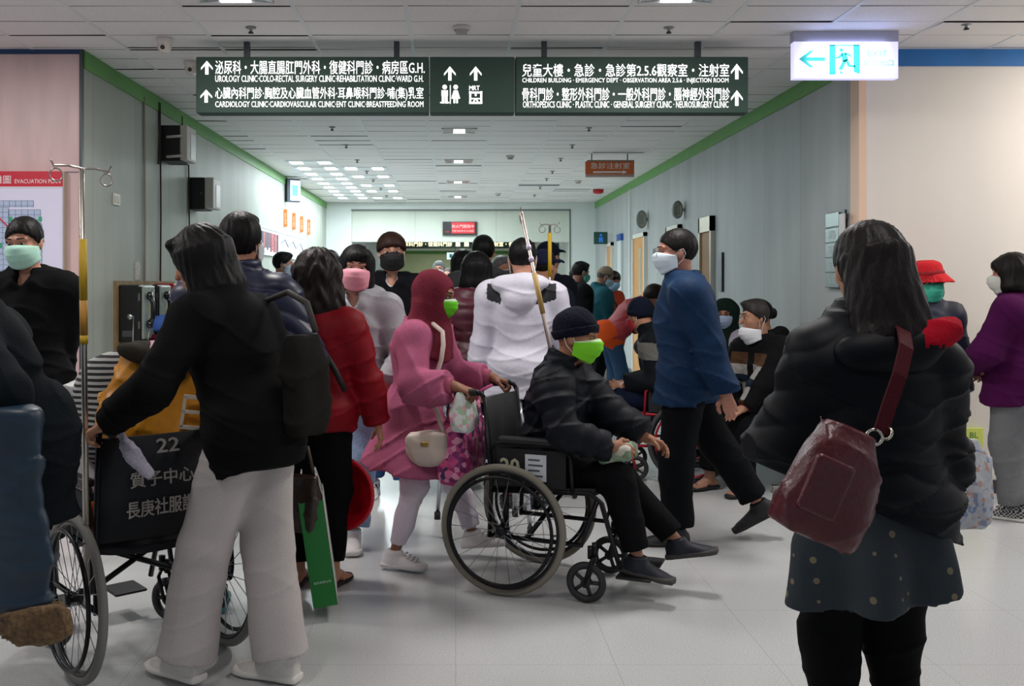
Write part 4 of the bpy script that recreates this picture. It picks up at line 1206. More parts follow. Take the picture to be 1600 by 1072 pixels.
# steel directory board at the right corner
db = thing('directory_board', 'steel directory board of five plates near the right corner', 'board', (WR, 6.92, 1.66))
box('backing', (-0.015, -0.17, -0.26), (0, 0.15, 0.29), mat('#26333e', rough=0.35), db)
for i in range(5):
    z = 0.20 - i * 0.108
    box('plate', (-0.026, -0.09, z - 0.018 if i == 0 else z - 0.02), (-0.012, 0.15, z + 0.078), metal('#8b9696', 0.35), db)
    MB().tube([(-0.026, -0.16, z - 0.025), (-0.026, 0.15, z - 0.025)], 0.005, 6).build('rail', metal('#c9cfcf', 0.25), db)
    if i: text('門診\n批價\n檢驗', mat('#c8d0ce', rough=0.5), db, (-0.0275, 0.09, z), width=0.12, height=0.06, rot=(math.pi / 2, 0, -math.pi / 2))
ts = thing('paper_notice', 'narrow white strip notice above the directory board by the corner', 'notice', (WR, 6.74, 1.82))
box('sheet', (-0.04, -0.04, -0.13), (-0.03, 0.05, 0.1), mat('#c9c6c6', rough=0.4), ts)
box('clip', (-0.03, -0.02, 0.06), (0.0, 0.03, 0.1), M_dark, ts)

# evacuation plan on the left pillar
ev = thing('evacuation_plan', 'large evacuation plan board with red header on the pink stone wall', 'board', at(100, 268, YF - 0.03))
u = (YF - 0.03) / FPX
box('panel', (-230 * u, -0.015, -235 * u), (0, 0.028, -26 * u), mat('#dcd9ee', rough=0.3), ev)
box('header', (-230 * u, -0.017, -24 * u), (0, 0.028, 0), mat('#c40f2e', rough=0.35), ev)
box('frame', (-230 * u, -0.02, -235 * u), (0.008, -0.0, -234 * u), mat('#a89a88', rough=0.4), ev)
box('frame', (0, -0.02, -235 * u), (0.008, 0.028, 0), mat('#a89a88', rough=0.4), ev)
box('frame', (-230 * u, -0.018, -26 * u), (0, 0.0, -24 * u), mat('#d8d4dc', rough=0.4), ev)
text('避難圖', mat('#f3e6ea', rough=0.5), ev, (-122 * u, -0.019, -19.5 * u), width=41 * u, height=13 * u)
text('EVACUATION PLAN', mat('#f3e6ea', rough=0.5), ev, (-75 * u, -0.019, -19 * u), width=71 * u, height=6.5 * u)
Mr, Ml = mat('#aebcd6', rough=0.5), mat('#5f6f8e', rough=0.5)
r9 = random.Random(9)
for (x0, x1, y0, y1) in ((-130, -46, 46, 56), (-130, -85, 56, 130), (-84, -35, 60, 82), (-84, -33, 82, 170), (-130, -84, 130, 170)):
    box('plan_block', (x0 * u, -0.0165, -y1 * u), (x1 * u, -0.015, -y0 * u), Mr, ev)
    mb = MB()
    n = int((x1 - x0) / 9)
    for i in range(n + 1):
        x = (x0 + (x1 - x0) * i / n) * u
        mb.box((x - 0.0012, -0.0175, -y1 * u), (x + 0.0012, -0.0165, -y0 * u))
    for i in range(int((y1 - y0) / 8) + 1):
        z = -(y0 + i * 8) * u
        mb.box((x0 * u, -0.0175, z - 0.0012), (x1 * u, -0.0165, z + 0.0012))
    mb.build('plan_lines', Ml, ev)
MB().tube([(-112 * u, -0.019, -60 * u), (-86 * u, -0.019, -86 * u), (-60 * u, -0.019, -110 * u)], 0.005, 6).build('route_line', mat('#c8203c', rough=0.5), ev)
for x, y in ((-84, 71), (-38, 71), (-100, 112)):
    box('green_mark', (x * u, -0.019, -(y + 7) * u), ((x + 5) * u, -0.0165, -y * u), mat('#2aa06a', rough=0.5), ev)

# low photoluminescent sign on the right wall
gl = thing('exit_sign', 'yellow-green low exit sign near the floor behind the purple top woman', 'sign', at(1535, 675, YF - 0.02))
u = (YF - 0.02) / FPX
box('panel', (-120 * u, -0.012, -28 * u), (0, 0.018, 6 * u), mat('#d3dd6a', rough=0.5), gl)
box('frame', (-121 * u, -0.014, -30 * u), (1 * u, 0.018, -28 * u), mat('#333a33', rough=0.5), gl)
text('EMERGENCY BL', mat('#2f7a3a', rough=0.5), gl, (-8 * u, -0.014, -9 * u), width=95 * u, height=9 * u, align='RIGHT')
text('EXIT', mat('#2f7a3a', rough=0.5), gl, (-8 * u, -0.014, -21 * u), width=24 * u, height=8 * u, align='RIGHT')

# ---------------------------------------------------------------- things fixed to the ceiling
def dome_camera(p, label):
    t = thing('dome_camera', label, 'camera', p, 0, 'ceiling dome cameras')
    MB().lathe((0, 0, 0), (0, 0, -1), [(0.0, 0), (0.05, 0), (0.052, 0.02), (0.047, 0.045)], 24).build('housing', mat('#d8d0c8', rough=0.4), t, smooth=True)
    MB().lathe((0, 0, 0), (0, 0, -1), [(0.047, 0.045), (0.045, 0.065), (0.035, 0.085), (0.018, 0.098), (0.0, 0.1)], 24).build('dome', mat('#cfc5bc', rough=0.25), t, smooth=True)
    MB().lathe((0, -0.034, -0.066), (0, -1, -0.4), [(0.0, 0.012), (0.014, 0.012), (0.016, 0.0)], 16).build('lens', mat('#2a2422', rough=0.2), t, smooth=True)
p = at(257, 62, 6.25); p.z = CEIL - 0.002; dome_camera(p, 'white dome camera on the ceiling above the left wall')
p = at(299, 98, 6.9); p.z = CEIL - 0.002; dome_camera(p, 'white dome camera half behind the left end of the green sign')
def ceiling_spot(px, py, kind, label):
    Y = (CEIL - EYE) * FPX / (CY - py); X = (px - CX) / FPX * Y
    if kind == 'smoke':
        t = thing('smoke_detector', label, 'detector', (X, Y, CEIL - 0.002), 0, 'ceiling smoke detectors')
        MB().lathe((0, 0, 0), (0, 0, -1), [(0.0, 0), (0.055, 0), (0.055, 0.018), (0.045, 0.024)], 24).build('base', mat('#c9c6c0', rough=0.5), t, smooth=True)
        MB().lathe((0, 0, 0), (0, 0, -1), [(0.04, 0.02), (0.036, 0.045), (0.0, 0.05)], 24).build('head', mat('#a39e96', rough=0.5), t, smooth=True)
    else:
        t = thing('sprinkler', label, 'sprinkler', (X, Y, CEIL - 0.002), 0, 'ceiling sprinkler heads')
        MB().lathe((0, 0, 0), (0, 0, -1), [(0.0, 0), (0.035, 0), (0.03, 0.008), (0.01, 0.01), (0.01, 0.03)], 14).build('rosette', metal('#8f8f8f', 0.4), t, smooth=True)
        MB().lathe((0, 0, 0), (0, 0, -1), [(0.012, 0.028), (0.018, 0.038), (0.0, 0.04)], 14).build('deflector', metal('#4a4a4a', 0.5), t, smooth=True)
ceiling_spot(721, 41, 'smoke', 'large round smoke detector above the middle panel of the green sign')
ceiling_spot(797, 243, 'smoke', 'smoke detector right of the nearest centre downlight')
ceiling_spot(778, 302, 'smoke', 'small smoke detector near the end soffit')
ceiling_spot(903, 282, 'smoke', 'smoke detector below the orange hanging sign')
for i, (px, py) in enumerate(((519, 198), (541, 226), (558, 249.5), (573, 267), (583, 280), (595, 293.5), (604, 305), (920, 199), (894, 226), (876, 247), (863, 267), (854, 278.5), (844, 291.5), (835, 304))):
    sd, n = ('left', i) if i < 7 else ('right', i - 7)
    ceiling_spot(px, py, 'sprinkler', 'ceiling sprinkler in the row %s of the centre downlights, %s from the green sign' % (sd, ('first', 'second', 'third', 'fourth', 'fifth', 'sixth', 'seventh')[n]))
ceiling_spot(392, 42, 'sprinkler', 'ceiling sprinkler above the left panel of the green sign')
ceiling_spot(1045, 42, 'sprinkler', 'ceiling sprinkler above the right panel of the green sign')
ceiling_spot(1510, 36, 'sprinkler', 'ceiling sprinkler above the cream wall')
t = thing('alarm_bell', 'small red alarm bell on the ceiling by the right green band', 'alarm', (2.42, 16.3, CEIL - 0.002))
MB().lathe((0, 0, 0), (0, 0, -1), [(0.0, 0), (0.09, 0), (0.09, 0.05), (0.06, 0.075), (0.0, 0.08)], 20).build('dome', mat('#b3151a', rough=0.35), t, smooth=True)
t = thing('air_vent', 'dark slotted air vent in the ceiling beyond the orange sign', 'vent', (1.35, 15.55, CEIL - 0.006))
box('slot', (-0.33, -0.09, -0.004), (0.33, 0.09, 0.0), mat('#565b5b', rough=0.7), t)
box('frame', (-0.36, -0.12, -0.002), (0.36, 0.12, 0.003), M_bar, t)
# ---------------------------------------------------------------- wheelchairs and other equipment
def wheelchair(label, x, y, rz, frame='#1b1c1f', seat='#101114', tyre='#77736b', rim='#2a2b2e', arm='#141518', back_h=0.90, group=None, caster_turn=0, fmetal=0.6, spokes=True, feet=True):
    t = thing('wheelchair', label, 'wheelchair', (x, y, 0), rz, group)
    Mf = mat(frame, rough=0.35, metal=fmetal); Ms = mat(seat, rough=0.75, bump=0.2, scale=120); Mt = mat(tyre, rough=0.7); Mr = mat(rim, rough=0.3, metal=0.7)
    for q in (-1, 1):
        X = q * 0.285
        w = MB().ring((X, 0, 0.302), (1, 0, 0), 0.286, 0.0165, 56, 10).build('wheel', Mt, t, smooth=True)
        MB().ring((X, 0, 0.302), (1, 0, 0), 0.266, 0.010, 48, 8).build('rim', Mr, w, smooth=True)
        MB().ring((X + q * 0.035, 0, 0.302), (1, 0, 0), 0.245, 0.0085, 48, 8).build('hand_rim', Mf, w, smooth=True)
        hb = MB().lathe((X - q * 0.03, 0, 0.302), (q, 0, 0), [(0, 0), (0.028, 0), (0.028, 0.015), (0.018, 0.02), (0.018, 0.045), (0.026, 0.05), (0.02, 0.065), (0, 0.065)], 16)
        hb.build('hub', Mf, w, smooth=True)
        if spokes:
            sp = MB()
            for k in range(22):
                a = 2 * math.pi * k / 22; b = a + (0.5 if k % 2 else -0.5)
                sp.tube([(X + (0.012 if k % 4 < 2 else -0.012), 0.022 * math.cos(b), 0.302 + 0.022 * math.sin(b)), (X, 0.26 * math.cos(a), 0.302 + 0.26 * math.sin(a))], 0.0016, 4, caps=False)
            for k in range(3):
                a = 2 * math.pi * k / 6
                sp.tube([(X + q * 0.035, 0.245 * math.cos(a * 2), 0.302 + 0.245 * math.sin(a * 2)), (X, 0.262 * math.cos(a * 2), 0.302 + 0.262 * math.sin(a * 2))], 0.004, 5)
            sp.build('spokes', metal('#8b8d90', 0.35), w)
        c = MB().ring((0, 0, 0), (1, 0, 0), 0.075, 0.017, 32, 8)
        for k in range(5):
            a = 2 * math.pi * k / 5
            c.tube([(0, 0, 0), (0, 0.07 * math.cos(a), 0.07 * math.sin(a))], 0.009, 6)
        c.lathe((-0.02, 0, 0), (1, 0, 0), [(0, 0), (0.022, 0), (0.022, 0.04), (0, 0.04)], 12)
        co = c.build('caster', mat('#26272a', rough=0.6), t, smooth=True)
        co.location = (q * 0.235, 0.38, 0.092); co.rotation_euler = (0, 0, math.radians(caster_turn))
        fk = MB().tube([(-0.032, 0, 0), (-0.032, 0.03, 0.1), (0, 0.04, 0.125), (0.032, 0.03, 0.1), (0.032, 0, 0)], 0.009, 6)
        fk.tube([(0, 0.04, 0.12), (0, 0.04, 0.18)], 0.014, 8)
        fk.build('fork', Mf, co, smooth=True)
        fr = MB()
        fr.tube([(q * 0.235, -0.08, 0.25), (q * 0.235, -0.07, 0.5), (q * 0.235, -0.105, back_h)], 0.0115, 8)
        fr.tube([(q * 0.235, -0.075, 0.47), (q * 0.235, 0.40, 0.49), (q * 0.235, 0.45, 0.45), (q * 0.215, 0.53, 0.16)], 0.0115, 8)
        fr.tube([(q * 0.235, -0.08, 0.26), (q * 0.235, 0.36, 0.255), (q * 0.235, 0.43, 0.46)], 0.0115, 8)
        fr.tube([(q * 0.235, 0.0, 0.302), (q * 0.235, 0.0, 0.48)], 0.016, 8)
        fr.tube([(q * 0.235, 0.40, 0.255), (q * 0.235, 0.40, 0.2)], 0.014, 8)
        fr.tube([(q * 0.245, -0.07, 0.66), (q * 0.245, -0.04, 0.69), (q * 0.245, 0.26, 0.69), (q * 0.245, 0.31, 0.65), (q * 0.245, 0.32, 0.49)], 0.010, 8)
        fr.build('side_frame', Mf, t, smooth=True)
        box('side_panel', (q * 0.245 - 0.004, -0.04, 0.5), (q * 0.245 + 0.004, 0.29, 0.67), Ms, t)
        box('armrest', (q * 0.245 - 0.024, -0.03, 0.695), (q * 0.245 + 0.024, 0.27, 0.725), mat(arm, rough=0.5), t, bevel=0.01)
        h = MB().tube([(q * 0.235, -0.105, back_h - 0.01), (q * 0.235, -0.12, back_h + 0.015), (q * 0.235, -0.16, back_h + 0.022)], 0.0115, 8).build('push_handle', Mf, t, smooth=True)
        MB().tube([(q * 0.235, -0.14, back_h + 0.02), (q * 0.235, -0.24, back_h + 0.015)], 0.017, 10).build('grip', mat('#0d0d0e', rough=0.7), h, smooth=True)
        if feet:
            fp = MB().box((q * 0.12 - 0.07, 0.50, 0.105), (q * 0.12 + 0.07, 0.66, 0.118)).build('footplate', mat('#1a1b1d', rough=0.6), t, bevel=0.008)
    cr = MB().tube([(-0.235, 0.1, 0.26), (0.235, 0.2, 0.46)], 0.0115, 8).tube([(0.235, 0.1, 0.26), (-0.235, 0.2, 0.46)], 0.0115, 8)
    cr.build('cross_brace', Mf, t, smooth=True)
    def sheet(name, rows, th, m):
        n = 9; vs = []; fs = []
        for r in rows:
            for i in range(n):
                u = -1 + 2 * i / (n - 1)
                (x, y, z), sag = r
                vs.append((u * x, y + sag[1] * (1 - u * u), z + sag[2] * (1 - u * u)))
        for j in range(len(rows) - 1):
            for i in range(n - 1): fs.append((j * n + i, j * n + i + 1, (j + 1) * n + i + 1, (j + 1) * n + i))
        o = MB().add(vs, fs).build(name, m, t, smooth=True)
        s = o.modifiers.new('thick', 'SOLIDIFY'); s.thickness = th; s.offset = 0
        return o
    sheet('backrest', [((0.232, -0.072, 0.5), (0, -0.025, 0)), ((0.232, -0.085, 0.7), (0, -0.035, 0)), ((0.235, -0.108, back_h - 0.02), (0, -0.035, 0))], 0.014, Ms)
    sheet('seat', [((0.235, -0.06, 0.475), (0, 0, -0.03)), ((0.235, 0.2, 0.485), (0, 0, -0.03)), ((0.235, 0.41, 0.495), (0, 0, -0.02))], 0.03, Ms)
    return t

def iv_pole(parent, base, top, hooks=0.12, tape=None, m=None, name='iv_pole', label=None):
    """base/top in the parent's frame (or the world's without one)"""
    b, tp = Vector(base), Vector(top)
    o = MB().tube([b, b.lerp(tp, 0.5), tp], [0.012, 0.0105, 0.009], 10).build(name, m or metal('#b5aea6', 0.35), parent, smooth=True)
    mb = MB()
    for a in (0.3, 0.3 + math.pi):
        d = Vector((math.cos(a), math.sin(a), 0))
        mb.tube([tp - d * 0.0, tp + d * hooks * 0.5 + Vector((0, 0, 0.006)), tp + d * hooks, tp + d * (hooks + 0.012) + Vector((0, 0, 0.02))], 0.004, 6)
        mb.ring(tp + d * hooks * 0.92 - Vector((0, 0, 0.03)), (0, 1, 0), 0.022, 0.003, 16, 5)
    mb.build('hook', metal('#a9a39c', 0.3), o, smooth=True)
    if tape:
        for (t0, t1, c) in tape:
            MB().tube([b.lerp(tp, t0), b.lerp(tp, t1)], 0.0135, 10).build('tape', mat(c, rough=0.6), o, smooth=True)
    return o

# payphones on their board
for i, (y0, red) in enumerate(((7.2, 0), (7.63, 0), (8.06, 1))):
    c = '#111214' if not red else '#b00f1a'
    lab = ('black wall payphone nearest the pink stone pillar', 'black wall payphone next to the red one', 'red wall payphone furthest along the left wall')[i]
    t = thing('payphone', lab, 'telephone', (WL, y0, 0.99 if not red else 1.02), 0, 'wall payphones')
    d = 0.185
    box('body', (0.02, 0, 0.0), (d, 0.31, 0.43 if not red else 0.41), mat(c, rough=0.4, coat=0.2), t, bevel=0.012)
    box('face_plate', (d, 0.02, 0.02), (d + 0.02, 0.29, 0.42 if not red else 0.39), mat('#8f9a8f' if not red else '#c21622', rough=0.35), t, bevel=0.008)
    box('keypad', (d + 0.02, 0.14, 0.14), (d + 0.026, 0.26, 0.28), mat('#d8cf9a', rough=0.5), t)
    box('coin_slot', (d + 0.02, 0.2, 0.33), (d + 0.03, 0.25, 0.39), metal('#c9c9c4', 0.3), t)
    hs_ = MB().tube([(d + 0.05, 0.06, 0.34), (d + 0.075, 0.06, 0.30), (d + 0.075, 0.06, 0.18), (d + 0.05, 0.06, 0.13)], [0.022, 0.018, 0.018, 0.022], 10)
    hs_.lathe((d + 0.062, 0.06, 0.345), (-1, 0, 0.1), [(0, -0.01), (0.032, -0.005), (0.034, 0.02), (0.024, 0.03), (0, 0.03)], 16)
    hs_.lathe((d + 0.062, 0.06, 0.135), (-1, 0, -0.1), [(0, -0.01), (0.032, -0.005), (0.034, 0.02), (0.024, 0.03), (0, 0.03)], 16)
    hs_.build('handset', mat('#0c0c0d', rough=0.2, coat=0.6), t, smooth=True)
    MB().tube([(d + 0.05, 0.06, 0.12), (d + 0.04, 0.05, 0.0), (d + 0.0, 0.03, -0.18), (d - 0.05, 0.02, -0.24), (d - 0.06, 0.0, -0.1), (d - 0.05, -0.004, 0.2)] if i == 0 else [(d + 0.05, 0.06, 0.12), (d + 0.04, 0.05, 0.0), (d + 0.02, 0.03, -0.2), (d - 0.05, 0.05, -0.24), (d - 0.05, 0.06, 0.0)], 0.006, 6).build('cord', metal('#8d8d8d', 0.4), t, smooth=True)
    if i == 0:
        MB().lathe((d - 0.08, -0.002, 0.19), (0, -1, 0), [(0, 0.012), (0.02, 0.01), (0.024, 0)], 16).build('cord_socket', metal(), t, smooth=True)
        box('name_strip', (0.05, -0.004, 0.04), (0.125, 0.0, 0.085), mat('#4a4d50', rough=0.4), t)
    if not red:
        for z in (0.1, 0.31): box('hinge', (d - 0.016, -0.004, z), (d - 0.002, 0.0, z + 0.055), metal('#8a8a8a', 0.4), t)
pb = thing('mounting_board', 'plywood edged mounting board behind the wall payphones', 'board', (WL, 7.15, 0.93))
box('board', (0.0, 0, 0), (0.02, 1.5, 0.52), mat('#8a7350', rough=0.7, vary=0.2, scale=8), pb)
box('shelf_edge', (0.0, 0.0, -0.04), (0.15, 1.0, -0.02), mat('#c9ccc6', rough=0.5), pb)
for i, (px, py, Y, h) in enumerate(((250, 223.5, 8.28, 0.31), (295, 302, 9.17, 0.305))):
    t = thing('wall_box', ('black wall box with two pale bars, higher one nearer the pillar', 'black wall box with small keyhole, lower one further along')[i], 'box', (WL, Y, EYE - (py - CY) / FPX * Y), 0, 'black boxes on the left wall')
    box('body', (0.0, 0, -h / 2), (0.17 if i == 0 else 0.15, 0.3, h / 2), mat('#0c0d0e', rough=0.45), t, bevel=0.006)
    box('pale_front', (0.17 if i == 0 else 0.15, 0.0, -h / 2 + 0.01), (0.235, 0.29, h / 2), mat('#c3bfb6', rough=0.5), t, bevel=0.01)
    box('label_plate', (0.235, 0.1, -h / 2 + 0.03), (0.239, 0.26, h / 2 - 0.06), mat('#dcdcd8', rough=0.4), t)
    if i == 0:
        for z in (-0.12, 0.05): MB().tube([(0.06, -0.012, z), (0.2, -0.012, z + 0.01)], 0.012, 8).build('bar', mat('#c9c6bd', rough=0.4), t, smooth=True)
    else:
        MB().lathe((0.12, 0.0, 0.0), (0, -1, 0), [(0, 0.006), (0.008, 0.005), (0.01, 0)], 12).build('keyhole', metal('#777777', 0.4), t)
for i, (y, z0, z1) in enumerate(((7.82, 0.9, 2.95), (8.24, 1.1, 2.98), (8.2, 2.45, 2.98), (9.12, 1.35, 2.6), (8.9, 2.55, 2.98))):
    lb = ('pale conduit running down the left wall above the first payphone', 'dark cable running down the left wall past the higher black box', 'short cable loop above the higher black box', 'dark cable hanging down the left wall under the lower black box', 'cable dropping from the green band between the black boxes')[i]
    tag(MB().tube([(WL + 0.012, y, z1), (WL + 0.014, y + 0.02, (z0 + z1) / 2), (WL + 0.012, y, z0)], 0.010 if i == 0 else 0.008, 6).build('wall_cable', mat('#9a9488' if i == 0 else '#2e2924', rough=0.6), smooth=True), lb, 'cable')
t = thing('switch_plate', 'square white switch plate on the left wall by the pillar', 'switch', (WL, 7.13, 2.06))
box('plate', (0, 0, -0.045), (0.012, 0.14, 0.045), mat('#c9c8bc', rough=0.4), t, bevel=0.004)
for k in (0, 1): box('rocker', (0.012, 0.02 + k * 0.055, -0.025), (0.017, 0.06 + k * 0.055, 0.025), mat('#b5b3a4', rough=0.4), t)
tag(box('wall_tag', (WL, 7.62, 1.46), (WL + 0.008, 7.74, 1.60), mat('#bdbab0', rough=0.6, vary=0.3, scale=60)), 'small vertical label strip on the wall above the payphones', 'label')
t = thing('poster', 'pale poster on the left wall above the red payphone', 'poster', (WL, 8.75, 1.7))
box('sheet', (0, 0, -0.13), (0.008, 0.5, 0.14), mat('#b9c0bb', rough=0.6), t)
for k in range(4): box('dark_figure', (0.008, 0.05 + k * 0.11, -0.09), (0.01, 0.1 + k * 0.11, 0.06), mat('#6c7378', rough=0.6), t)
t = thing('gas_outlet_panel', 'grey equipment boxes with green tubes on the left corridor wall', 'panel', (WL, 10.4, 1.45))
for k in range(3):
    box('box', (0.0, k * 0.55, -0.2), (0.22, k * 0.55 + 0.3, 0.16), mat('#7c8280', rough=0.5), t, bevel=0.01)
    MB().tube([(0.24, k * 0.55 + 0.1, 0.1), (0.27, k * 0.55 + 0.1, 0.0), (0.25, k * 0.55 + 0.12, -0.15)], 0.008, 6).build('tube', mat('#2f9a78', rough=0.4), t, smooth=True)

# stretcher by the wall
st = thing('stretcher', 'chrome-railed stretcher along the left wall under the payphones', 'stretcher', (-2.16, 7.35, 0))
fr = MB()
for x in (-0.3, 0.3): fr.tube([(x, 0.1, 0.86), (x, 1.95, 0.86)], 0.018, 8); fr.tube([(x, 0.25, 0.15), (x, 0.25, 0.84)], 0.018, 8); fr.tube([(x, 1.7, 0.15), (x, 1.7, 0.84)], 0.018, 8); fr.tube([(x, 0.25, 0.2), (x, 1.7, 0.2)], 0.016, 8)
fr.build('frame', metal('#9a9da0', 0.3), st, smooth=True)
box('end_rail', (-0.32, 0.0, 0.845), (0.32, 0.06, 0.91), metal('#cfcfe0', 0.25), st, bevel=0.02)
sf = Soft().bx((0, 1.0, 0.945), (0.31, 0.96, 0.04), None, 0, 0.03); sf.wrinkle(0.003, 20, 4)
soft_obj('mattress', [(sf, 0.02)], cloth('#9fb0a4'), st)
for x in (-0.28, 0.28):
    for y in (0.25, 1.7):
        MB().ring((x, y, 0.075), (1, 0, 0), 0.058, 0.017, 20, 8).lathe((x - 0.015, y, 0.075), (1, 0, 0), [(0, 0), (0.05, 0), (0.05, 0.03), (0, 0.03)], 14).build('caster', mat('#2a2a2c', rough=0.6), st, smooth=True)
sf = Soft().bx((0, 0, 0), (0.3, 0.22, 0.02), None, 0, 0.018); sf.wrinkle(0.006, 18, 9)
o = soft_obj('folded_sheet', [(sf, 0.014)], cloth('#5c1328')); o.location = (-2.15, 7.62, 1.012)
tag(o, 'maroon folded sheet between the blue pillow and the stretcher mattress', 'sheet')
sf = Soft().ell((0, 0, 0), (0.32, 0.22, 0.085), None, 0).bx((0, 0, 0), (0.27, 0.17, 0.05), None, 0.05, 0.04); sf.wrinkle(0.006, 16, 5)
o = soft_obj('pillow', [(sf, 0.014)], cloth('#4f74c9', vary=0.08)); o.location = (-2.14, 7.62, 1.105)
tag(o, 'bright blue pillow on the end of the stretcher', 'pillow')

# row of seats along the right wall
bn = thing('bench', 'row of dark seats on pale metal feet along the right wall', 'bench', (2.40, 6.58, 0))
MB().box((-0.06, -0.15, 0.34), (0.06, 1.75, 0.40)).build('beam', metal('#55585c', 0.4), bn)
for y in (0.0, 1.5):
    f = MB().box((-0.24, y - 0.03, 0.0), (0.28, y + 0.03, 0.05)).tube([(0, y, 0.04), (0, y, 0.36)], 0.025, 8)
    f.build('foot', metal('#a8a6a0', 0.4), bn, bevel=0.01)
for k in range(3):
    y = k * 0.6 - 0.05
    s_ = box('seat', (-0.25, y, 0.40), (0.22, y + 0.5, 0.44), mat('#15171a', rough=0.5), bn, bevel=0.015)
    b_ = box('backrest', (0.2, y, 0.5), (0.25, y + 0.5, 0.88), mat('#15171a', rough=0.5), bn, bevel=0.015)
    box('armrest', (-0.2, y - 0.045, 0.62), (0.2, y - 0.01, 0.65), mat('#1c1e21', rough=0.4), bn, bevel=0.008)
    MB().tube([(0.18, y - 0.028, 0.42), (0.18, y - 0.028, 0.63)], 0.012, 6).tube([(0.22, y + 0.25, 0.42), (0.225, y + 0.25, 0.52)], 0.015, 6).build('bracket', metal('#55585c', 0.4), bn)
# ---------------------------------------------------------------- the people, and what they hold and push
BLK, NAVY = '#0c0d10', '#121726'
TR = dict(c='#0e0f13')

# --- loaded wheelchair, lower left, and the woman pushing it
wa = wheelchair('dark wheelchair seen from behind, loaded with bags, number 22 on its backrest', -1.15, 3.63, 40, seat='#14181e', tyre='#7b7a74', caster_turn=25, arm='#1b1d20')
M_chalk = mat('#a8a19b', rough=0.7)
for s_, z, w, h in (('22', 0.815, 0.085, 0.05), ('質子中心', 0.695, 0.24, 0.055), ('長庚社服課', 0.585, 0.26, 0.06)):
    text(s_, M_chalk, wa, (-0.015 if s_ != '22' else 0.0, -0.158 + (0.88 - z) * 0.085, z), width=w, height=h, align='CENTER', bold=0.02, rot=(math.pi / 2 - 0.085, 0, 0))
iv_pole(wa, (-0.275, -0.10, 0.30), (-0.30, -0.12, 1.83), 0.11, [(0.70, 0.84, '#c9a324'), (0.62, 0.70, '#c08a3a'), (0.60, 0.62, '#c9a324')])
px_ = dict(x=-0.745, y=3.48, rz=62)
hl = to_local(px_['x'], px_['y'], px_['rz'], to_world(wa, (-0.235, -0.20, 0.945)))
hr = to_local(px_['x'], px_['y'], px_['rz'], to_world(wa, (0.235, -0.20, 0.945)))
fl_ = to_local(px_['x'], px_['y'], px_['rz'], (-0.97, 3.44, 0.085)); fr_ = to_local(px_['x'], px_['y'], px_['rz'], (-0.63, 3.46, 0.085))
pa, Ka = person('woman in black sweater and wide beige trousers leaning to push the loaded wheelchair', H=1.66, lean=18, head=(15, -16, -6), hl=hl, hr=hr, fl=fl_, fr=fr_,
    top=dict(name='sweater', c='#0b0c0e', e=0.024, hem=0.155, wr=0.004, collar=0.02, h=0.007), legs=dict(m=cloth('#bab3b0', bump=0.12, vary=0.04), e=0.008, hipw=0.150, waist=0.02, r=(0.095, 0.085, 0.085), flare=0.012, end=0.0, wr=0.002, h=0.007),
    shoe=dict(c='#d9d6cf', sole='#e4e1d8'), hr_style=dict(style='bob', c='#0d0b0b', length=0.03, vol=0.008), tl=(0.1, 1, 0), tr=(-0.1, 1, 0),
    hands={'l': dict(d=(0, 1, -0.4), t=(1, 0.2, 0.2), curl=0.8), 'r': dict(d=(0, 1, -0.4), t=(-1, 0.2, 0.2), curl=0.8)}, **px_)
def lanyard(root, K, c):
    N, Rb = K['N'], K['Rb']
    pts = [N + Rb @ V(x, y, z) for x, y, z in ((-0.07, 0.06, -0.06), (-0.085, 0.0, 0.01), (-0.05, -0.07, 0.045), (0.05, -0.07, 0.045), (0.085, 0.0, 0.01), (0.07, 0.06, -0.06), (0.0, 0.16, -0.25), (-0.07, 0.06, -0.06))]
    MB().tube(pts, 0.011, 6).build('lanyard', mat(c, rough=0.7), root, smooth=True)
lanyard(pa, Ka, '#b8482f')
def bag_soft(name, label, cat, loc, rz, c, size, m=None, seed=1, wr=0.006, h=0.009, top=None, tilt=0, parts=None, pw=3.5, taper=0.8):
    t = thing(name, label, cat, loc, rz)
    t.rotation_euler[1] = math.radians(tilt)
    sx_, sy_, sz_ = size
    sf = Soft().loft((0, 0, 0), (0, 0, sz_), (1, 0, 0), [0, 0.06, 0.3, 0.75, 1], [sx_ * 0.42, sx_ * 0.5, sx_ * 0.52, sx_ * 0.5 * (taper + 1) / 2, sx_ * 0.5 * taper], [sy_ * 0.42, sy_ * 0.5, sy_ * 0.55, sy_ * 0.4, sy_ * 0.22], None, 0, None, (True, True), pw=pw)
    sf.wrinkle(wr, 16, seed)
    soft_obj('body', [(sf, h)], m or cloth(c, vary=0.1), t)
    return t
# bags on the wheelchair
wp = lambda x, y, z: to_world(wa, (x, y, z))
yb = bag_soft('tote_bag', 'big yellow tote bag with white marks on the loaded wheelchair', 'bag', wp(0.06, 0.06, 0.775), 18, '#d28a12', (0.45, 0.2, 0.38), m=mat('#c9850f', rough=0.5, bump=0.15, scale=25, vary=0.1), seed=8, wr=0.008, tilt=8, h=0.011)
Mw = mat('#d9cfc0', rough=0.6)
for lo, hi in (((-0.08, -0.116, 0.26), (-0.03, -0.108, 0.29)), ((0.05, -0.118, 0.12), (0.062, -0.108, 0.24)), ((0.05, -0.118, 0.23), (0.14, -0.108, 0.245)), ((0.05, -0.118, 0.115), (0.14, -0.108, 0.13)), ((0.05, -0.118, 0.175), (0.12, -0.108, 0.187)), ((0.0, -0.117, 0.075), (0.13, -0.108, 0.085))):
    box('white_mark', lo, hi, Mw, yb)
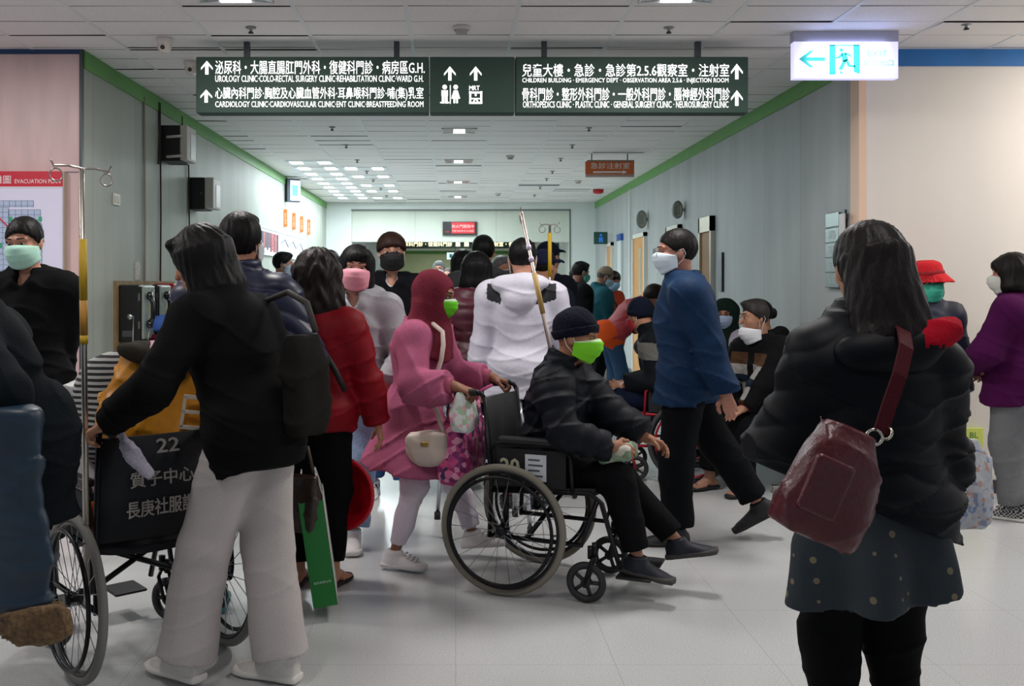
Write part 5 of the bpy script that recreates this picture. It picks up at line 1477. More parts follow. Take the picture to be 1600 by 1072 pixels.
for dy in (-0.05, 0.05):
    MB().tube([(-0.12, dy, 0.36), (-0.06, dy, 0.43), (0.05, dy, 0.44), (0.12, dy, 0.36)], 0.011, 6).build('handle', mat('#2c2a25', rough=0.7), yb, smooth=True)
sf = Soft().ell((0, 0, 0), (0.16, 0.09, 0.045), None, 0.02).ell((0.06, 0.02, 0.03), (0.09, 0.06, 0.04), None, 0.02); sf.wrinkle(0.006, 30, 3)
o = soft_obj('scarf', [(sf, 0.009)], [cloth('#2f2c26'), cloth('#c79aac')], None, lambda c: ((c[:, 2] > 0.03) & (c[:, 0] > -0.05)).astype(int)); o.location = wp(0.04, 0.03, 1.145); o.rotation_euler = (0, 0.3, 0.4)
tag(o, 'dark scarf with pink edge stuffed in the yellow tote mouth', 'scarf')
def stripe_mat(a, b, w):
    m = bpy.data.materials.new('stripes'); m.use_nodes = True; nt = m.node_tree; bs = nt.nodes['Principled BSDF']; bs.inputs['Roughness'].default_value = 0.85
    tc = nt.nodes.new('ShaderNodeTexCoord'); wv = nt.nodes.new('ShaderNodeTexWave'); wv.bands_direction = 'Z'; wv.inputs['Scale'].default_value = 1 / w / 3.14; wv.inputs['Distortion'].default_value = 0.6
    cr = nt.nodes.new('ShaderNodeValToRGB'); cr.color_ramp.interpolation = 'CONSTANT'; cr.color_ramp.elements[0].color = (*lin(a), 1); cr.color_ramp.elements[1].color = (*lin(b), 1); cr.color_ramp.elements[1].position = 0.5
    nt.links.new(tc.outputs['Object'], wv.inputs['Vector']); nt.links.new(wv.outputs['Fac'], cr.inputs[0]); nt.links.new(cr.outputs[0], bs.inputs['Base Color'])
    return m
sf = Soft().ell((0, 0, 0), (0.13, 0.15, 0.23), None, 0.05).ell((0.08, 0, 0.10), (0.1, 0.1, 0.14), None, 0.05); sf.wrinkle(0.009, 18, 6)
o = soft_obj('coat_bundle', [(sf, 0.012)], stripe_mat('#1a1c20', '#a9aaa8', 0.022)); o.location = wp(-0.06, 0.26, 0.93)
tag(o, 'black and white striped cloth bundle behind the yellow tote', 'clothes')
o = bag_soft('plastic_bag', 'white plastic bag left of the striped bundle on the wheelchair', 'bag', wp(-0.16, 0.36, 0.52), 30, '#c9c9cb', (0.26, 0.22, 0.50), m=mat('#cfd0d2', rough=0.45, vary=0.08, scale=10), seed=12, wr=0.012, taper=0.4)
o = bag_soft('cushion', 'orange cushion on the loaded wheelchair seat', 'cushion', wp(-0.02, 0.21, 0.485), 40, '#c2541f', (0.4, 0.34, 0.14), seed=3, wr=0.003, taper=0.95)
sf = Soft().cap((0, 0, 0), (0.04, -0.02, -0.10), 0.012, 0.03, 0.01).cap((0.04, -0.02, -0.1), (0.08, -0.02, -0.17), 0.03, 0.016, 0.01); sf.wrinkle(0.004, 40, 2)
o = soft_obj('hand_towel', [(sf, 0.006)], cloth('#b9b4c4')); o.location = to_world(wa, (-0.20, -0.20, 0.915)); o.rotation_euler = (0, -0.3, -0.2)
tag(o, 'small white cloth hanging from her hand at the wheelchair handle', 'cloth')
# her dark shoulder bag
o = bag_soft('shoulder_bag', 'dark grey cloth bag on the back of the black sweater woman', 'bag', to_world(pa, Ka['P'] + V(0.03, -0.225, -0.01)), 62, '#1c1a17', (0.19, 0.09, 0.35), seed=15, wr=0.006, tilt=0)
MB().tube([(0.06, 0.0, 0.36), (0.09, 0.06, 0.46), (0.12, 0.17, 0.5), (0.13, 0.3, 0.46)], 0.012, 6).build('strap', mat('#3a3833', rough=0.8), o, smooth=True)

# --- the person cut by the left edge, with a blue quilted coat over the arm
pb_ = dict(x=-1.40, y=3.02, rz=95)
pq, Kq = person('person in dark coat bending away at the left picture edge, blue coat over arm', H=1.60, lean=16, head=(0, -20, 0), hr=(0.18, 0.34, 0.95), hl=(-0.22, 0.10, 0.99),
    fl=(-0.12, 0.34, 0.085), fr=(0.1, 0.22, 0.085), top=dict(name='coat', c='#0d1418', e=0.03, hem=0.22, wr=0.005, collar=0.04, h=0.009), legs=dict(c='#10181f', e=0.02, h=0.009), shoe=dict(c='#15161a', sole='#15161a'), hr_style=dict(style='short'), **pb_)
cf = thing('quilted_coat', 'shiny dark blue quilted coat draped over arm at the left edge', 'coat', (-1.315, 2.74, 0.0), -18)
sf = Soft().loft((0, 0, 0.50), (0, 0, 1.07), (1, 0, 0), [0, 0.3, 0.7, 1], [0.19, 0.18, 0.15, 0.13], [0.05, 0.05, 0.055, 0.06], None, 0.03, (0.075, 0.008), (True, False)); sf.wrinkle(0.006, 14, 21)
sf.ell((0, 0, 1.05), (0.14, 0.075, 0.05), None, 0.05)
soft_obj('body', [(sf, 0.009)], mat('#142c3e', rough=0.42, vary=0.12, scale=15), cf)
sf = Soft().cap((-0.19, 0, 0.50), (0.19, 0, 0.48), 0.055, 0.055, 0.02); sf.wrinkle(0.008, 60, 2)
soft_obj('fur_trim', [(sf, 0.010)], mat('#6a543a', rough=1.0, bump=1.0, scale=70, vary=0.4), cf)

# --- man in the black hoodie by the stone pillar
person('man in black hoodie and pale green mask before the evacuation plan', -2.19, 4.92, 186, H=1.76, head=(-8, -10, 3), hr=(0.10, -0.17, 0.86), hl=(-0.10, -0.17, 0.86), er=(1, -0.4, 0), el=(-1, -0.4, 0), sw=0.97,
    top=dict(name='hoodie', c='#0b0b0d', e=0.022, hem=0.12, hood=1.0, wr=0.006, bulk=1.02, vneck=0.9), legs=dict(c='#0a0a0c'), shoe=dict(c='#15151a', sole='#222226'), hr_style=dict(style='crop', c='#0e0c0b', vol=0.006), mask='#a9d6c4', eyes=True, skin='#b5816a')

# --- navy puffer man behind her
pn, Kn_ = person('man in navy quilted puffer jacket standing behind the black sweater woman', -0.955, 4.25, 4, H=1.73, head=(-22, 3, 0), hr=(0.19, 0.18, 0.95), hl=(-0.17, 0.18, 0.95), er=(0.6, -0.6, 0), el=(-0.5, -0.6, 0), sw=0.98,
    top=dict(name='puffer_jacket', m=mat('#161d3a', rough=0.42, vary=0.1, scale=12), e=0.036, hem=0.14, puff=(0.08, 0.014, 1), collar=0.07, wr=0.005), legs=dict(c='#0f1420'), shoe=dict(c='#12161c', sole='#3b8088'), hr_style=dict(style='short', c='#0d0b0a', vol=0.004), mask='#cfd6da')

# --- woman in the red jacket, with basin and bags
pr, Kr = person('woman in red jacket with curly dark bob, back to the camera', -0.66, 4.55, -12, H=1.55, head=(0, 0, 0), hr=(0.27, 0.10, 0.76), hl=(-0.24, 0.05, 0.74), er=(1, -0.6, 0),
    top=dict(name='jacket', m=mat('#7a0010', rough=0.6, bump=0.15, scale=20, vary=0.08, spec=0.2), e=0.030, hem=0.10, wr=0.005, collar=0.05, bulk=1.06), legs=dict(c='#0b0b0d', e=0.014), bare=True, shoe=dict(kind='slipper', c='#2b1418', sole='#121214'),
    hr_style=dict(style='curly', c='#1b1311', length=0.055, vol=0.018, front=0))
def strap_over(root, K, pts, r, m, name='strap', flat=True):
    pts = [Vector(K['P'] + K['Rb'] @ (V(*p) * K['s'])) for p in pts]
    o = MB().tube(pts, r, 8).build(name, m, root, smooth=True)
    return o
strap_over(pr, Kr, [(-0.03, -0.11, 0.49), (0.02, -0.155, 0.42), (0.09, -0.17, 0.32), (0.16, -0.16, 0.2), (0.20, -0.13, 0.1)], 0.014, mat('#0f0d10', rough=0.6), 'crossbody_strap')
w_ = to_world(pr, Kr['Wr'])
bs = thing('basin', 'red plastic wash basin held on edge beside the red jacket woman', 'basin', (-0.525, 4.68, 0.43))
prof = [(0.0, 0.0), (0.115, 0.0), (0.122, 0.006), (0.165, 0.105), (0.18, 0.108), (0.18, 0.114), (0.160, 0.112), (0.116, 0.012), (0.0, 0.010)]
MB().lathe((0, 0, 0), (0, 0, 1), prof, 48).build('bowl', mat('#c30d22', rough=0.3, spec=0.6), bs, smooth=True)
MB().ring((0, 0, 0.006), (0, 0, 1), 0.06, 0.002, 30, 5).ring((0, 0, 0.012), (0, 0, 1), 0.11, 0.002, 36, 5).build('moulded_rings', mat('#ad0b1e', rough=0.35), bs, smooth=True)
bs.rotation_euler = (math.radians(90), math.radians(0), math.radians(-16))
w_ = to_world(pr, Kr['Wl'])
gb = thing('paper_bag', 'tall green and white carrier bag by the red jacket woman legs', 'bag', (-0.575, 4.24, 0.06), -82)
gb.rotation_euler[0] = math.radians(8)
box('white_face', (-0.17, -0.052, 0), (0.17, -0.050, 0.45), mat('#c9c6c4', rough=0.5), gb)
box('white_face', (-0.17, 0.050, 0), (0.17, 0.052, 0.45), mat('#c9c6c4', rough=0.5), gb)
box('green_gusset', (0.17, -0.052, 0), (0.173, 0.052, 0.45), mat('#0b7a2c', rough=0.35, bump=0.1, scale=8), gb)
box('green_gusset', (-0.173, -0.052, 0), (-0.17, 0.052, 0.45), mat('#0b7a2c', rough=0.35), gb)
box('bottom', (-0.17, -0.05, 0), (0.17, 0.05, 0.003), mat('#0b7a2c', rough=0.35), gb)
text('股份有限公司', mat('#cfe6d2', rough=0.5), gb, (0.175, -0.035, 0.10), width=0.072, height=0.011, rot=(math.pi / 2, 0, math.pi / 2))
for dy in (-0.05, 0.05): MB().tube([(-0.06, dy, 0.44), (-0.05, dy * 0.6, 0.55), (0.05, dy * 0.6, 0.55), (0.06, dy, 0.44)], 0.004, 5).build('cord_handle', mat('#d8d4cf', rough=0.8), gb, smooth=True)
lb_ = bag_soft('handbag', 'brown leather handbag hanging in front of the green carrier bag', 'bag', (-0.675, 4.13, 0.37), -30, '#2a1d14', (0.22, 0.10, 0.24), m=mat('#2f2118', rough=0.35, bump=0.2, scale=60, vary=0.2), seed=9, wr=0.004)
MB().tube([(-0.08, 0, 0.25), (-0.05, 0, 0.36), (0.05, 0, 0.36), (0.08, 0, 0.25)], 0.008, 6).build('handle', mat('#3a2a1e', rough=0.4), lb_, smooth=True)

# --- couple walking towards the camera
person('woman in pink mask and grey zip hoodie walking towards the camera', -0.55, 5.3, 178, H=1.62, head=(6, -4, -4), hr=(0.22, 0.12, 0.88), hl=(-0.19, 0.20, 0.90), er=(1, -0.8, 0), el=(-1, -1, 0), fl=(0.0, 0.12, 0.085), fr=(0.13, -0.22, 0.13), tr=(0, 1, -0.35),
    top=dict(name='hoodie', m=cloth('#a3a3a8', vary=0.06), e=0.022, hem=0.14, hood=0.95, wr=0.007, vneck=0.9), legs=dict(m=cloth('#8fa6c4', vary=0.2), e=0.014, r=(0.088, 0.07, 0.065)), shoe=dict(c='#e6e4e2'), hr_style=dict(style='bob', c='#0e0c0d', length=-0.02), mask='#e59aa8', eyes=True, skin='#c08b78',
    hands={'l': dict(d=(0.25, 0.45, -1), t=(0.8, 0.6, 0), curl=0.7)})
p7, K7 = person('tall man with brown bowl haircut, black mask and black jacket', -0.43, 6.5, 182, H=1.76, head=(4, -2, 3), sw=1.08, fl=(-0.10, 0.12, 0.085), fr=(0.13, -0.02, 0.085),
    inner=dict(name='shirt', c='#d9d9de', e=0.004, hem=0.1, collar=0.02, wr=0, vneck=0.75), top=dict(name='jacket', c='#0d0e14', e=0.024, hem=0.14, wr=0.006, hood=0.85, bulk=1.02, vneck=1.0), legs=dict(m=cloth('#35507c', vary=0.3), e=0.016, r=(0.09, 0.07, 0.062)),
    shoe=dict(kind='laced', mats=[mat('#e4e2e4', rough=0.6), mat('#15161a', rough=0.6)], sole='#dcdad8', paint=lambda K, sd: (lambda c: ((np.abs(((c - K['A' + sd]) @ K['T' + sd]) * 90 % 3 - 1.5) < 0.75) & (np.abs((c - K['A' + sd]) @ K['T' + sd] - 0.05) < 0.035) & (c[:, 2] < 0.075) & (c[:, 2] > 0.03)).astype(int))),
    hr_style=dict(style='bowl', c='#2d1a14', vol=0.004), mask='#0d0d10', eyes=True, glasses='#5a4a44', skin='#c28d76')

# --- woman in the pink tunic pushing the old man
wb = wheelchair('black wheelchair carrying the old man in the navy beanie', 0.32, 4.66, -112, tyre='#7d786c', caster_turn=0, back_h=0.90)
tag(box('label_card', (0.25, 0.10, 0.53), (0.256, 0.20, 0.65), mat('#c9cdd2', rough=0.5), wb), 'white label card')
text('20', mat('#b5b59a', rough=0.5), wb, (0.2515, -0.02, 0.55), width=0.09, height=0.075, rot=(math.pi / 2, 0, math.pi / 2), bold=0.03)
for k in range(4): box('label_line', (0.2562, 0.115, 0.55 + k * 0.024), (0.257, 0.115 + 0.07 - 0.015 * (k % 2), 0.558 + k * 0.024), mat('#4a4f58', rough=0.5), wb)
rr, kk_ = 0, 0
iv_pole(wb, (-0.262, 0.22, 0.42), (-0.30, -0.10, 1.80), 0.11, [(0.86, 0.875, '#d8cfe8'), (0.815, 0.83, '#d8cfe8'), (0.62, 0.77, '#b99a5a')], m=metal('#b8a9a4', 0.4))
pp = dict(x=-0.20, y=4.90, rz=-103)
hl = to_local(pp['x'], pp['y'], pp['rz'], to_world(wb, (-0.235, -0.24, 0.945))); hr = to_local(pp['x'], pp['y'], pp['rz'], to_world(wb, (0.235, -0.26, 0.945)))
fr_ = to_local(pp['x'], pp['y'], pp['rz'], (-0.305, 4.80, 0.085)); fl_ = to_local(pp['x'], pp['y'], pp['rz'], (0.10, 5.02, 0.10))
p8, K8 = person('woman in maroon headscarf, lime mask and pink tunic pushing a wheelchair', H=1.46, lean=7, head=(-8, -10, 0), hl=hl, hr=hr, fl=fl_, fr=fr_, er=(0.35, -0.8, -0.9), el=(-0.4, -0.8, -0.9), tl=(0, 1, 0.12),
    top=dict(name='tunic', m=cloth('#a85a78', vary=0.1), e=0.034, hem=0.30, hemrx=0.26, hemry=0.275, wr=0.008, seed=31, sleeve_e=0.008, cuff=0.04, hemoy=0.0, flare=(6, 0.014)), legs=dict(m=cloth('#d6ccd6', vary=0.05), e=0.008, r=(0.09, 0.064, 0.048)), shoe=dict(kind='laced', c='#ddd8d6', sole='#cdc9c8'),
    hats=dict(kind='hijab', c='#6e2735'), mask=dict(c='#66cf10', band='#c9dcc0'), eyes=True, skin='#8d5f48', hands={'l': dict(d=(0, 1, -0.3), t=(1, 0.2, 0.1), curl=0.85), 'r': dict(d=(0, 1, -0.3), t=(-1, 0.2, 0.1), curl=0.85)}, **pp)
for sd in 'rl':
    W_ = K8['W' + sd]; d_ = nrm(K8['E' + sd] - W_)
    sf = Soft().cap(W_ + d_ * 0.005, W_ + d_ * 0.03, 0.038, 0.045, 0, flat_a=True); soft_obj('cuff', [(sf, 0.007)], cloth('#a8566f'), p8)
hb_ = thing('crossbody_bag', 'cream crossbody bag at the hip of the pink tunic woman', 'bag', to_world(p8, K8['P'] + V(0.245, 0.12, -0.17)), -103)
sf = Soft().ell((0, 0, 0), (0.045, 0.11, 0.085), None, 0.02).bx((0, 0, 0.05), (0.04, 0.1, 0.03), None, 0.03, 0.02); sf.wrinkle(0.003, 25, 2)
soft_obj('body', [(sf, 0.008)], mat('#c9b9ae', rough=0.5), hb_)
box('clasp', (0.042, -0.02, 0.02), (0.05, 0.02, 0.045), metal('#b89a5a', 0.3), hb_, bevel=0.004)
q_ = lambda v: Vector(v) - Vector(K8['P'] + V(0.245, 0.12, -0.17))
MB().tube([(0, 0.09, 0.06), q_(K8['P'] + K8['Rb'] @ V(0.225, 0.12, 0.12)), q_(K8['P'] + K8['Rb'] @ V(0.195, 0.145, 0.28)), q_(K8['P'] + K8['Rb'] @ V(0.165, 0.14, 0.35)), q_(K8['P'] + K8['Rb'] @ V(0.13, 0.12, 0.41)), q_(K8['P'] + K8['Rb'] @ V(0.10, 0.06, 0.44)), q_(K8['P'] + K8['Rb'] @ V(0.06, 0.0, 0.45))], 0.012, 8).build('strap', mat('#c4b3a8', rough=0.6), hb_, smooth=True)
def print_mat(cols, scale):
    m = bpy.data.materials.new('printed_cloth'); m.use_nodes = True; nt = m.node_tree; bs_ = nt.nodes['Principled BSDF']; bs_.inputs['Roughness'].default_value = 0.7
    tc = nt.nodes.new('ShaderNodeTexCoord'); vo = nt.nodes.new('ShaderNodeTexVoronoi'); vo.inputs['Scale'].default_value = scale
    sp = nt.nodes.new('ShaderNodeSeparateColor'); cr = nt.nodes.new('ShaderNodeValToRGB'); cr.color_ramp.interpolation = 'CONSTANT'
    e = cr.color_ramp.elements
    while len(e) < len(cols): e.new(0.5)
    for i, c in enumerate(cols): e[i].position = i / len(cols); e[i].color = (*lin(c), 1)
    nt.links.new(tc.outputs['Object'], vo.inputs['Vector']); nt.links.new(vo.outputs['Color'], sp.inputs[0]); nt.links.new(sp.outputs[0], cr.inputs[0]); nt.links.new(cr.outputs[0], bs_.inputs['Base Color'])
    return m
pk = bag_soft('cloth_bag', 'pink floral cloth bag hanging behind the old man wheelchair', 'bag', to_world(wb, (0.02, -0.30, 0.47)), -112, '#d0508a', (0.34, 0.16, 0.36), m=print_mat(['#c44a80', '#d8709a', '#7a2a68', '#e39ab8', '#b03a78', '#3d2a55'], 34), seed=4)
for dx in (-0.08, 0.08): MB().tube([(dx, 0.02, 0.34), (dx, 0.06, 0.42), (dx * 1.6, 0.11, 0.45)], 0.008, 6).build('strap', mat('#b8487c', rough=0.7), pk, smooth=True)
wbg = bag_soft('plastic_bag', 'small white printed plastic bag hooked above the pink floral bag', 'bag', to_world(wb, (0.20, -0.22, 0.74)), -112, '#cdd3cf', (0.16, 0.08, 0.18), m=print_mat(['#cfd6d2', '#d8dcda', '#a8c4a0', '#d9a8b4'], 40), seed=5, wr=0.008)

po = dict(x=0.44, y=4.61, rz=-112)
p9, K9 = person('old man in navy beanie, lime mask and black puffer sitting in the wheelchair', H=1.50, lean=13, pz=0.605, head=(-4, -6, 0), fr=(0.12, 0.46, 0.19), fl=(-0.11, 0.60, 0.225), hr=(0.15, 0.34, 0.695), hl=(-0.06, 0.47, 0.70), er=(0.7, -0.6, -0.3), el=(-0.7, -0.5, -0.3), tr=(0.1, 1, -0.1), tl=(0, 1, 0.22),
    top=dict(name='puffer_jacket', m=mat('#0b0f18', rough=0.62, vary=0.12, scale=10, spec=0.2), e=0.034, hem=0.05, puff=(0.075, 0.009), collar=0.06, wr=0.008), legs=dict(c='#0c0d10', e=0.018), shoe=dict(c='#0f1524', sole='#3d3a38'), hats=dict(kind='beanie', c='#0d1120'), mask=dict(c='#7ad61a', band='#c4e0b0'), eyes=True, skin='#a06f55',
    hands={'r': dict(d=(-0.35, 1, -0.35), t=(-0.6, 0.3, 0.8), curl=0.6), 'l': dict(d=(0.1, 1, -0.35), t=(0.9, 0.2, 0.5), curl=0.45)}, **po)
sf = Soft().bx((0, 0, 0), (0.09, 0.07, 0.035), None, 0, 0.02); sf.wrinkle(0.006, 30, 8)
o = soft_obj('packet', [(sf, 0.007)], print_mat(['#b9b7a8', '#8fa48a', '#c4c0b4', '#6f8a70'], 18)); o.location = to_world(p9, V(0.06, 0.36, 0.655)); o.rotation_euler = (0.1, 0.05, -1.9)
tag(o, 'pale green and white packet on the lap of the old man in beanie', 'packet')
# --- man in the blue jacket striding left
def seam_line(root, K, z, c): pass
p21, K21 = person('man in blue jacket and black trousers striding left across the corridor', 1.27, 5.32, 84, H=1.72, head=(4, -2, 0), lean=2, sw=1.08, hr=(0.20, 0.02, 0.84), hl=(-0.27, -0.20, 0.78), el=(-1, -0.6, 0), fr=(0.10, -0.42, 0.19), fl=(-0.09, 0.06, 0.085), tr=(0.05, 1, -0.55), tl=(0, 1, 0),
    top=dict(name='jacket', m=mat('#08294a', spec=0.2, rough=0.7, bump=0.2, scale=60, vary=0.15), e=0.034, hem=0.16, hemrx=0.215, hemry=0.18, wr=0.006, collar=0.05, bulk=1.05), legs=dict(c='#0c0e12', e=0.02, r=(0.092, 0.072, 0.068)), shoe=dict(c='#101114', sole='#1a1a1c'),
    hr_style=dict(style='crop', c='#141010', vol=0.004), mask='#d4e0ec', eyes=True, glasses='#3a3230', skin='#b57e6a')

# --- people waiting with their backs to the camera
p10, K10 = person('man in white hooded jacket with black shoulder patches, back to the camera', 0.42, 6.05, -8, H=1.70, head=(3, -4, 0), sw=1.1, hl=(-0.28, 0.02, 0.80), hr=(0.25, 0.2, 0.9),
    top=dict(name='jacket', mats=[mat('#cfcdda', rough=0.6, bump=0.15, scale=40, vary=0.04), mat('#14171e', rough=0.7)], e=0.034, hem=0.20, hemrx=0.235, hemry=0.19, hood=1.2, wr=0.005, bulk=1.03, h=0.006,
    paint=lambda c: ((c[:, 2] > 1.30 + 0.35 * np.maximum(np.abs(c[:, 0]) - 0.12, 0)) & (c[:, 2] < 1.43) & (np.abs(c[:, 0]) < 0.215) & (c[:, 1] > -0.152) & (c[:, 1] < 0.02)).astype(int)),
    legs=dict(c='#14161c'), shoe=dict(c='#17181c', sole='#c9c6c2'), hr_style=dict(style='short', c='#0d0c0c'), mask='#d8dde0', skin='#b9856e')
p11, K11 = person('woman in burgundy quilted jacket with black bob and crossbody strap', 0.145, 6.65, 2, H=1.62, head=(0, 0, 0),
    top=dict(name='puffer_jacket', m=mat('#4a1224', rough=0.45, vary=0.1, scale=12), e=0.034, hem=0.14, puff=(0.075, 0.014), collar=0.05, wr=0.005, bulk=1.06), legs=dict(c='#111217'), shoe=dict(c='#1a1a1e', sole='#2a2a2e'), hr_style=dict(style='bob', c='#0b0a0c', front=0, vol=0.01))
strap_over(p11, K11, [(-0.09, -0.06, 0.47), (-0.04, -0.14, 0.40), (0.04, -0.165, 0.28), (0.12, -0.165, 0.16), (0.17, -0.14, 0.06)], 0.013, mat('#131015', rough=0.5), 'crossbody_strap')
MB().ring(Vector(K11['P'] + V(0.07, -0.185, 0.25)), (0, 1, 0), 0.02, 0.004, 16, 6).build('buckle', metal('#c9c9c9', 0.25), p11, smooth=True)
person('tall man in grey hooded jacket behind the burgundy jacket woman', 0.215, 7.45, 4, H=1.80, head=(0, 0, 0), sw=1.08, top=dict(name='jacket', c='#3a3a3c', e=0.03, hem=0.12, hood=1.0), legs=dict(c='#14161c'), shoe=dict(c='#17181c'), hr_style=dict(style='short', c='#0d0c0c'))
person('dark haired person half hidden left of the tall man in grey', 0.06, 8.0, 15, H=1.70, top=dict(c='#17181d', e=0.03, hem=0.12), legs=dict(c='#14161c'), shoe=dict(c='#17181c'), hr_style=dict(style='bob', c='#0e0c0d', length=-0.03))
person('man in navy baseball cap right of the white hooded jacket', 0.63, 7.0, -35, H=1.66, head=(-12, -6, 0), top=dict(c='#131824', e=0.03, hem=0.12, collar=0.05), legs=dict(c='#14161c'), shoe=dict(c='#17181c'), hr_style=dict(style='crop', c='#15110f'), hats=dict(kind='cap', c='#131a30'), skin='#a8765e')
person('taller person in dark navy cap behind the man in navy cap', 0.74, 7.75, -40, H=1.76, top=dict(c='#12151d', e=0.03, hem=0.12), legs=dict(c='#14161c'), shoe=dict(c='#17181c'), hr_style=dict(style='crop', c='#15110f'), hats=dict(kind='cap', c='#0e1526'), skin='#a8765e')
person('grey haired person in white mask glimpsed left of the white hooded jacket', 0.405, 8.6, -150, H=1.66, top=dict(c='#2a2c30', e=0.03, hem=0.12), legs=dict(c='#14161c'), shoe=dict(c='#17181c'), hr_style=dict(style='short', c='#6d6c6c'), mask='#dfe6ea')
# second drip stand
iv = thing('iv_pole', 'yellow taped drip stand behind the white hooded jacket man', 'stand', (0.645, 6.58, 0))
iv_pole(iv, (0, 0, 0.06), (0, 0, 1.83), 0.06, [(0.80, 0.97, '#c9a21c'), (0.6, 0.78, '#c9a21c')], name='pole')
for k in range(5):
    a = 2 * math.pi * k / 5 + 0.3
    lg = MB().tube([(0, 0, 0.10), (0.25 * math.cos(a), 0.25 * math.sin(a), 0.06)], 0.011, 6).build('leg', metal('#9a9a9c', 0.35), iv, smooth=True)
    MB().ring((0.25 * math.cos(a), 0.25 * math.sin(a), 0.028), (math.cos(a + 1.57), math.sin(a + 1.57), 0), 0.018, 0.0095, 14, 6).build('caster', mat('#222224', rough=0.6), lg, smooth=True)

# --- the queue by the far doorway on the right
person('man in black coat and teal mask standing in the queue by the doors', 1.30, 10.9, -62, H=1.68, head=(0, -14, 0), lean=10, sw=1.06, hr=(0.15, 0.22, 0.88), hl=(-0.15, 0.24, 0.88), top=dict(name='coat', c='#0d0d10', e=0.04, hem=0.2), legs=dict(c='#0d0e12', e=0.02), shoe=dict(c='#24272c', sole='#1a1a1c'), hr_style=dict(style='short', c='#14110f'), mask='#52b0a0', eyes=True, skin='#8a5f4c')
person('young man with black hair and pale mask behind the black coat man', 1.50, 12.1, -95, H=1.63, head=(-6, -12, 0), top=dict(c='#15161a', e=0.03, hem=0.12), legs=dict(c='#14161c'), shoe=dict(c='#17181c'), hr_style=dict(style='short', c='#0e0c0c'), mask='#c9cdd0', skin='#c08d76')
person('old man in beige cap, pale blue mask and teal jacket', 1.68, 11.6, -74, H=1.63, head=(-4, -24, 0), lean=8, hr=(0.10, 0.30, 0.92), hl=(-0.10, 0.30, 0.92), top=dict(name='jacket', m=cloth('#1f4f58', vary=0.12), e=0.036, hem=0.16, collar=0.06, wr=0.006), legs=dict(c='#101116'), shoe=dict(c='#1b1c20'), hr_style=dict(style='crop', c='#4a4440'), hats=dict(kind='cap', c='#8a7a68'), mask='#9db8c8', eyes=True, skin='#8d6350')
p18, K18 = person('woman in orange top, white trousers and blue mask in the queue', 2.0, 12.4, -140, H=1.57, head=(-14, -16, 0), hr=(0.16, 0.25, 0.95), hl=(-0.14, 0.26, 0.95), top=dict(name='sweater', m=cloth('#b8452a', vary=0.1), e=0.024, hem=0.12), legs=dict(c='#c9c4bc'), shoe=dict(c='#c99aa0', sole='#d8d0d0'), hr_style=dict(style='bob', c='#171312', length=-0.03), mask='#8fb8d8', eyes=True, skin='#b9866e')
strap_over(p18, K18, [(0.1, 0.03, 0.46), (0.06, 0.13, 0.36), (-0.04, 0.15, 0.2), (-0.14, 0.12, 0.08)], 0.013, mat('#151316', rough=0.6), 'crossbody_strap')
ph = dict(x=1.72, y=10.3, rz=-84)
p19, K19 = person('woman in red jacket and jeans bending over the seated person', H=1.58, lean=46, head=(0, -42, 0), hr=(0.10, 0.62, 0.80), hl=(-0.12, 0.62, 0.80), el=(-0.5, -0.4, -0.6), er=(0.5, -0.4, -0.6), poff=(0, -0.05), fr=(0.1, 0.02, 0.085), fl=(-0.09, -0.06, 0.085),
    inner=dict(name='shirt', c='#c24a1c', e=0.026, hem=0.14, wr=0.003), top=dict(name='jacket', m=mat('#8c1420', rough=0.55, vary=0.1, scale=14), e=0.04, hem=0.04, collar=0.06, wr=0.007), legs=dict(m=cloth('#2f4966', vary=0.25), e=0.012), shoe=dict(c='#b03038', sole='#d8d4d0'), hr_style=dict(style='short', c='#1c1310', vol=0.016), skin='#a8765e', **ph)
sb = thing('shoulder_bag', 'small black shoulder bag hanging beside the bending red jacket woman', 'bag', to_world(p19, (0.26, 0.24, 0.70)), -84)
sf = Soft().ell((0, 0, 0.07), (0.05, 0.13, 0.1), None, 0); sf.wrinkle(0.003, 30, 3); soft_obj('body', [(sf, 0.014)], mat('#17120f', rough=0.6, vary=0.2, scale=30), sb)
MB().tube([(0, 0.1, 0.14), (-0.03, 0.08, 0.35), (-0.12, 0.02, 0.52)], 0.008, 6).build('strap', mat('#4a2a22', rough=0.6), sb, smooth=True)

# --- red wheelchair with its sitter
wr_ = wheelchair('red framed wheelchair facing left by the striding man', 1.72, 7.12, 80, frame='#a8142a', arm='#c9c6ca', seat='#101114', tyre='#3a3a3c', fmetal=0.3, group=None)
pz_ = dict(x=1.60, y=7.14, rz=80)
person('person in navy knit hat and red scarf sitting in the red wheelchair', H=1.60, lean=20, pz=0.605, head=(-40, -14, 0), fr=(0.11, 0.52, 0.22), fl=(-0.11, 0.54, 0.22), hr=(0.10, 0.32, 0.68), hl=(-0.10, 0.32, 0.68),
    top=dict(name='jacket', mats=[cloth('#15181d'), cloth('#6f6e68')], e=0.036, hem=0.05, collar=0.09, wr=0.006, paint=lambda c: ((c[:, 2] > 0.88) & (c[:, 2] < 1.0)).astype(int)), legs=dict(c='#10182c', e=0.02), shoe=dict(c='#1c1c28', sole='#2a2030'), hats=dict(kind='beanie', c='#0f1626'), hr_style=dict(style='crop', c='#15110f'), mask='#a81e2a', **pz_)
sf = Soft().loft((0, 0, -0.24), (0, 0, 0.1), (1, 0, 0), [0, 0.4, 0.8, 1], [0.16, 0.15, 0.13, 0.1], [0.05, 0.055, 0.05, 0.04], None, 0, None, (True, False)); sf.wrinkle(0.008, 16, 13)
